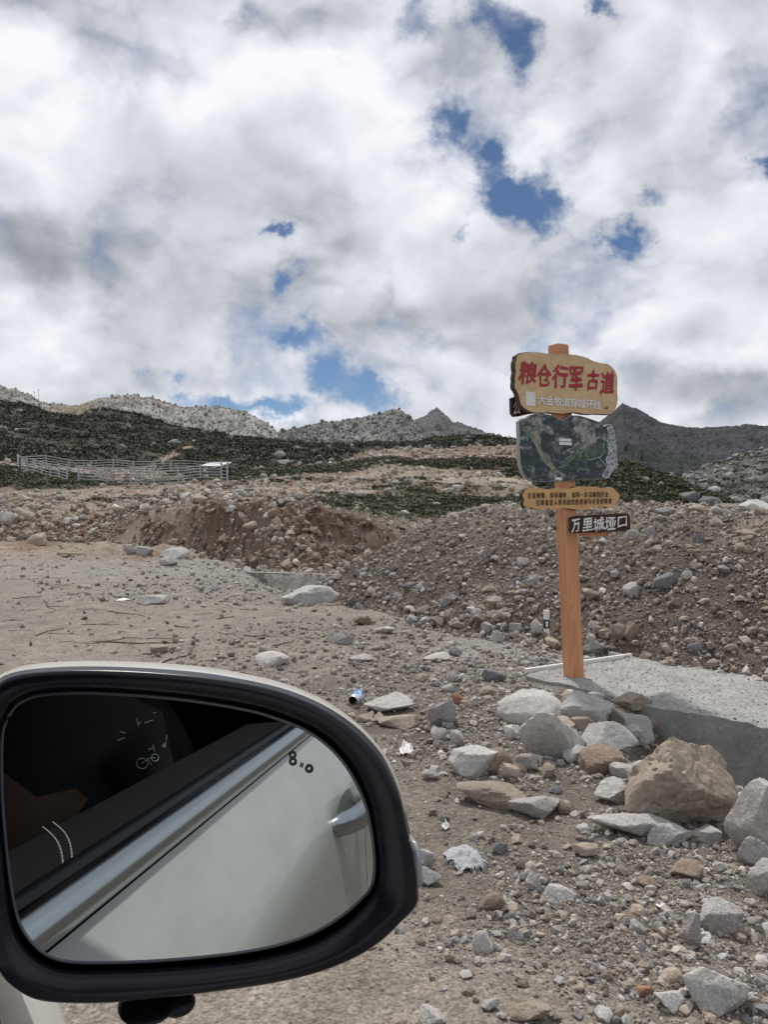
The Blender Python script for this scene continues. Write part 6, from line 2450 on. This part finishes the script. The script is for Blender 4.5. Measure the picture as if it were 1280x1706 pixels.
# shell: painted cap above, black plastic skirt below
loops = [f_l * .35 + o_l * .65, o_l]
for sc, off in ((.995, -.02), (.96, -.04), (.88, -.06), (.74, -.076), (.5, -.088), (.22, -.094), (.02, -.096)):
    loops.append(cen + (o_l - cen) * sc + MN * off)
V, Fc = ringmesh(loops)
Qpx = loop_px(OUT)
up = [(Qpx[k, 1] + Qpx[(k + 1) % NM, 1]) / 2 < (300 + .20 * max(0, Qpx[k, 0] - 600)) + 60 for k in range(NM)]
fu = [f for i, f in enumerate(Fc) if up[i % NM]]
fl = [f for i, f in enumerate(Fc) if not up[i % NM]]
M_CAP = mat_dusty('champagne_white_cap', (.60, .59, .55), (.40, .37, .32), .26, .5, .5, .4, 14)
add('mirror_cap', V, fu, M_CAP, mir, smooth=True)
add('mirror_skirt', V, fl, M_BLACK, mir, smooth=True)
# glass, very slightly domed
gc = g_l.mean(0)
rad = 1.6
grid, Fg = [gc], []
rings = 10
for i in range(1, rings + 1):
    grid += list(gc + (g_l - gc) * i / rings)
grid = np.array(grid)
dist = np.linalg.norm(grid - gc, axis=1)
grid = grid - MN * (dist ** 2 / (2 * CURV))[:, None] if CURV else grid
for k in range(NM):
    Fg.append((0, 1 + k, 1 + (k + 1) % NM))
    for i in range(rings - 1):
        a, b = 1 + i * NM + k, 1 + i * NM + (k + 1) % NM
        Fg.append((a, a + NM, b + NM, b))
add('mirror_glass', grid, Fg, mg, mir, smooth=True)
# bright edge line of the glass
add('glass_edge', *tube_vf(list(g_l) + [g_l[0]], .0011, 5, caps=False), mat_plain('glass_rim', (.10, .11, .13), .2, .3), mir, smooth=True)
# blind spot symbol printed on the glass
def etched(pts, w, closed=True):
    P = [onplane(a, b, MC, MN) + MN * .0009 for a, b in pts]
    return tube_vf(P + [P[0]] if closed else P, w, 4, caps=not closed)


def oval(cx, cy, rx, ry, n=16, rot=.25):
    return [(cx + rx * math.cos(t) * math.cos(rot) - ry * math.sin(t) * math.sin(rot), cy + rx * math.cos(t) * math.sin(rot) + ry * math.sin(t) * math.cos(rot)) for t in np.linspace(0, 2 * math.pi, n + 1)[:-1]]


lst = [etched(oval(487.5, 1258, 4.6, 5), .00075), etched(oval(487.8, 1269, 4.8, 5), .00085), etched(oval(515, 1281, 5, 5.2), .0009),
       etched([(500, 1278), (502, 1271)], .0004, False), etched([(503, 1279), (505, 1272)], .0004, False)]
add('warning_symbol', *join_vf(lst), mat_plain('etched_grey', (.03, .034, .036), .5), mir)
# turn lamp at the outer end
def z6(x, y):
    return (380 + x / 3.765, 1180 + y / 3.765)


lz = [z6(*p) for p in [(1142, 925), (1150, 870), (1168, 838), (1190, 850), (1206, 900), (1216, 1000), (1222, 1080), (1218, 1130), (1195, 1140), (1168, 1136), (1160, 1075), (1150, 1000)]]
pl = MC + MN * .004
A_ = np.array([onplane(a, b, pl, MN) for a, b in resample(np.vstack([lz, lz[:1]]), 37)[:-1]])
cA = A_.mean(0)
n = len(A_)
V = np.vstack([A_ - MN * .03, A_, cA + (A_ - cA) * .72 + MN * .005, cA + (A_ - cA) * .3 + MN * .007, [cA + MN * .0075]])
Fc = [(i * n + k, i * n + (k + 1) % n, (i + 1) * n + (k + 1) % n, (i + 1) * n + k) for i in range(3) for k in range(n)] + [(3 * n + k, 3 * n + (k + 1) % n, 4 * n) for k in range(n)]
add('turn_lamp', V, Fc, mg3, mir, smooth=True)
# camera bulge and arm under the housing
c = onplane(*zp(525, 1056), MC - MN * .02, MN)
V, Fc = rock_unit(3, 3, 0, 0, 12, .8)
ux = np.cross(UP, MN)
ux /= np.linalg.norm(ux)
P = np.array([c + ux * v[0] * .0115 + UP * v[2] * .007 + MN * v[1] * .012 for v in V])
add('camera_bulge', P, Fc, M_BLACK, mir, smooth=True)
c = onplane(*zp(440, 1046), MC - MN * .02, MN)
P = np.array([c + ux * v[0] * .020 + UP * v[2] * .004 + MN * v[1] * .03 for v in V])
add('camera_base', P, Fc, M_BLACK, mir, smooth=True)
a = onplane(*zp(60, 700), MC - MN * .06, MN)
dd = cw(np.dot(a, CR) - .10, .05, 1.17)
V, Fc = tube_vf([a, (a + dd) / 2 + np.array((0, 0, -.012)), dd], [.03, .026, .035], 12)
add('mirror_arm', V, Fc, M_BLACK, mir, smooth=True)


# stitched seam on the door top, found through the mirror
def via_mirror(px, py, z=None, o_=None):
    d = pray(px, py)
    t = np.dot(MN, MC - CAMP) / np.dot(MN, d)
    p = CAMP + d * t
    r_ = d - 2 * np.dot(d, MN) * MN
    s = (z - p[2]) / r_[2] if z is not None else (o_ - np.dot(p, CO)) / np.dot(r_, CO)
    q = p + r_ * s
    return np.dot(q, CR), np.dot(q, CO), q[2]


for pa, pb in (((70, 1379), (104, 1455)), ((87, 1371), (119, 1442))):
    ra, oa, _ = via_mirror(*pa, z=1.203)
    rb, ob, _ = via_mirror(*pb, z=1.203)
    lst = []
    for i in range(15):
        f0, f1 = i / 15, (i + .68) / 15
        lst.append(tube_vf([cw(ra + (rb - ra) * f + .012 * math.sin(f * math.pi), oa + (ob - oa) * f, 1.2035) for f in (f0, f1)], .00075, 4))
    add('stitching', *join_vf(lst), M_THREAD, DOOR)

# ------------------------------------------------------------------ the passenger holding the camera, seen dimly in the mirror
def build_person():
    J = {}
    lift = .13

    def j(nm, r_, o_, z, rad, par):
        J[nm] = (cw(r_ + .02, o_ - .02, z + lift * sstep(.6, .75, z)), rad, par)
    j('pelvis', .17, -.40, .66, .145, None)
    j('waist', .21, -.39, .82, .135, 'pelvis')
    j('chest', .24, -.36, 1.00, .175, 'waist')
    j('collar', .27, -.36, 1.14, .115, 'chest')
    j('neck', .26, -.35, 1.22, .058, 'collar')
    j('skull', .25, -.345, 1.32, .075, 'neck')
    j('brow', .245, -.34, 1.40, .088, 'skull')
    j('top', .25, -.34, 1.45, .065, 'brow')
    for sgn, tag_ in ((1, 'a'), (-1, 'b')):
        s0 = -.37 + sgn * .17
        j('shoulder' + tag_, .27, s0, 1.10, .066, 'collar')
        ex, eo = (.30, -.15) if sgn > 0 else (.26, -.60)
        j('elbow' + tag_, ex, eo, .86, .046, 'shoulder' + tag_)
        wx, wo, wz = (.06, -.30, .75) if sgn > 0 else (.02, -.48, .75)
        j('wrist' + tag_, wx, wo, wz, .030, 'elbow' + tag_)
        j('palm' + tag_, wx - .005, wo - .005, wz + .075, .034, 'wrist' + tag_)
        j('hip' + tag_, .14, -.40 + sgn * .09, .62, .095, 'pelvis')
        j('knee' + tag_, -.28, -.40 + sgn * .10, .64, .066, 'hip' + tag_)
        j('ankle' + tag_, -.40, -.40 + sgn * .10, .42, .042, 'knee' + tag_)
        j('toe' + tag_, -.56, -.40 + sgn * .10, .39, .038, 'ankle' + tag_)
        p = np.array((wx - .005, wo - .005, wz + .075))
        for k in range(4):
            off = (k - 1.5) * .018
            ln = (.055, .066, .062, .048)[k]
            j('f%d%s' % (k, tag_), p[0] + .01 + off, p[1] + .012, p[2] + .035, .0095, 'palm' + tag_)
            j('g%d%s' % (k, tag_), p[0] + off * 1.05 - .004, p[1] + .022, p[2] + .035 + ln * .6, .0085, 'f%d%s' % (k, tag_))
            j('h%d%s' % (k, tag_), p[0] + off - .016, p[1] + .014, p[2] + .035 + ln * .95, .0075, 'g%d%s' % (k, tag_))
        j('t0' + tag_, p[0] - .03, p[1] + .008, p[2] - .01, .011, 'palm' + tag_)
        j('t1' + tag_, p[0] - .048, p[1] + .010, p[2] + .02, .009, 't0' + tag_)
    names = list(J)
    me = bpy.data.meshes.new('person')
    og = J['pelvis'][0] - np.array((0, 0, .2))
    me.from_pydata([tuple(J[n][0] - og) for n in names], [(names.index(n), names.index(J[n][2])) for n in names if J[n][2]], [])
    tmp = bpy.data.objects.new('person', me)
    COL.objects.link(tmp)
    sk = tmp.modifiers.new('skin', 'SKIN')
    sk.use_smooth_shade = True
    for i, n in enumerate(names):
        sv = me.skin_vertices[0].data[i]
        sv.radius = (J[n][1], J[n][1])
        sv.use_root = (i == 0)
    sb = tmp.modifiers.new('sub', 'SUBSURF')
    sb.levels = sb.render_levels = 2
    dg = bpy.context.evaluated_depsgraph_get()
    dg.update()
    m2 = bpy.data.meshes.new_from_object(tmp.evaluated_get(dg))
    V = np.array([v.co[:] for v in m2.vertices]) + og
    Fc = [tuple(p.vertices) for p in m2.polygons]
    bpy.data.objects.remove(tmp)
    skin = mat_plain('skin', (.17, .10, .07), .6)
    shirt = mat_plain('black_shirt', (.012, .012, .013), .85)
    jeans = mat_plain('dark_trousers', (.02, .022, .03), .85)
    hair = mat_plain('black_hair', (.010, .009, .008), .6)
    shoe = mat_plain('dark_shoe', (.02, .02, .02), .6)
    mi = []
    C_ = np.array([J[n][0] for n in names])
    for f in Fc:
        c = V[list(f)].mean(0)
        n = names[int(np.argmin(np.linalg.norm(C_ - c, axis=1)))]
        k = 0
        if n in ('waist', 'chest', 'collar', 'neck') or n.startswith(('shoulder', 'elbow', 'wrist')):
            k = 1
        if n in ('pelvis',) or n.startswith(('hip', 'knee')):
            k = 2
        if n.startswith(('ankle', 'toe')):
            k = 3
        if n == 'top':
            k = 4
        mi.append(k)
    p = add('person', V, Fc, [skin, shirt, jeans, shoe, hair], origin=og, smooth=True, mi=mi)
    tag(p, 'person in a black printed long sleeved shirt sitting in the car seat', 'person')
    # face and hair
    hc = J['brow'][0]
    fwd = -CR
    lst = []
    ico_v, ico_f = rock_unit(1, 2, 0, 0)

    def blob(c, a, b, d):
        return [c + CR * v[0] * a + CO * v[1] * b + UP * v[2] * d for v in ico_v], [tuple(f) for f in ico_f]
    add('hair', *blob(hc + CR * .025 + UP * .035, .088, .083, .075), hair, p, smooth=True)
    add('nose', *blob(hc + fwd * .088 - UP * .045, .016, .012, .022), skin, p, smooth=True)
    add('mouth', *blob(hc + fwd * .072 - UP * .085, .010, .024, .006), mat_plain('lips', (.25, .10, .08), .5), p, smooth=True)
    for sg in (-1, 1):
        add('eye', *blob(hc + fwd * .076 + CO * sg * .032 - UP * .018, .010, .013, .008), mat_plain('eye', (.05, .04, .04), .3), p, smooth=True)
        add('ear', *blob(hc + CO * sg * .086 - UP * .03 + CR * .01, .016, .008, .028), skin, p, smooth=True)
    # the faint white print on the shirt, laid on the cloth where the mirror shows it
    from mathutils.bvhtree import BVHTree
    bv = BVHTree.FromPolygons([tuple(v) for v in V], Fc)

    def cloth(px, py):
        d = pray(px, py)
        t = np.dot(MN, MC - CAMP) / np.dot(MN, d)
        q = CAMP + d * t
        r_ = d - 2 * np.dot(d, MN) * MN
        hit = bv.ray_cast(Vector(q), Vector(r_).normalized())
        if hit[0] is None:
            return None
        return np.array(hit[0]) - r_ / np.linalg.norm(r_) * .003

    def zq(x, y):
        return (x * 330 / 1280.0, 1120 + y * 380 / 1474.0)
    strokes = [[(1060, 490), (1075, 410)], [(1105, 495), (1110, 410)], [(1085, 455), (1125, 450)], [(1150, 425), (1190, 422)], [(1168, 425), (1165, 490)], [(1045, 485), (1058, 465)], [(955, 505), (985, 490)], [(985, 470), (995, 515)],
               [(880, 300), (890, 350)], [(890, 345), (905, 320)], [(930, 330), (985, 310)], [(985, 268), (1005, 262)], [(1050, 255), (1075, 245)], [(1145, 370), (1170, 365)], [(1170, 365), (1190, 335)], [(765, 440), (800, 425)], [(770, 385), (805, 395)], [(755, 445), (768, 440)]]
    ring1 = [(915 + 36 * math.cos(t), 592 + 34 * math.sin(t)) for t in np.linspace(0, 6.283, 17)]
    ring2 = [(998 + 24 * math.cos(t), 555 + 24 * math.sin(t)) for t in np.linspace(0, 6.283, 13)]
    strokes += [ring1, ring2, [(915, 592), (950, 560), (975, 600)], [(950, 560), (998, 555)]]
    lst = []
    for st in strokes:
        pts = [cloth(*zq(*q)) for q in st]
        pts = [q for q in pts if q is not None]
        if len(pts) > 1:
            lst.append(tube_vf(pts, .0010, 4))
    if lst:
        add('shirt_print', *join_vf(lst), mat_plain('faded_white_print', (.42, .42, .42), .8), p)
    return len(lst)


build_person()

# where two or three alike things still share a label, distance tells them apart
def settle_labels():
    by = {}
    for o in COL.objects:
        if o.parent is None and o.get('label') and o.get('group'):
            by.setdefault(o['label'], []).append(o)
    for lb, os_ in by.items():
        if 2 <= len(os_) <= 4:
            os_.sort(key=lambda o: o.location.y)
            words = ['nearer', 'farther'] if len(os_) == 2 else ['nearest', 'middle', 'farthest'] if len(os_) == 3 else ['nearest', 'second nearest', 'second farthest', 'farthest']
            for o, w in zip(os_, words):
                o['label'] = lb + ', ' + w


settle_labels()
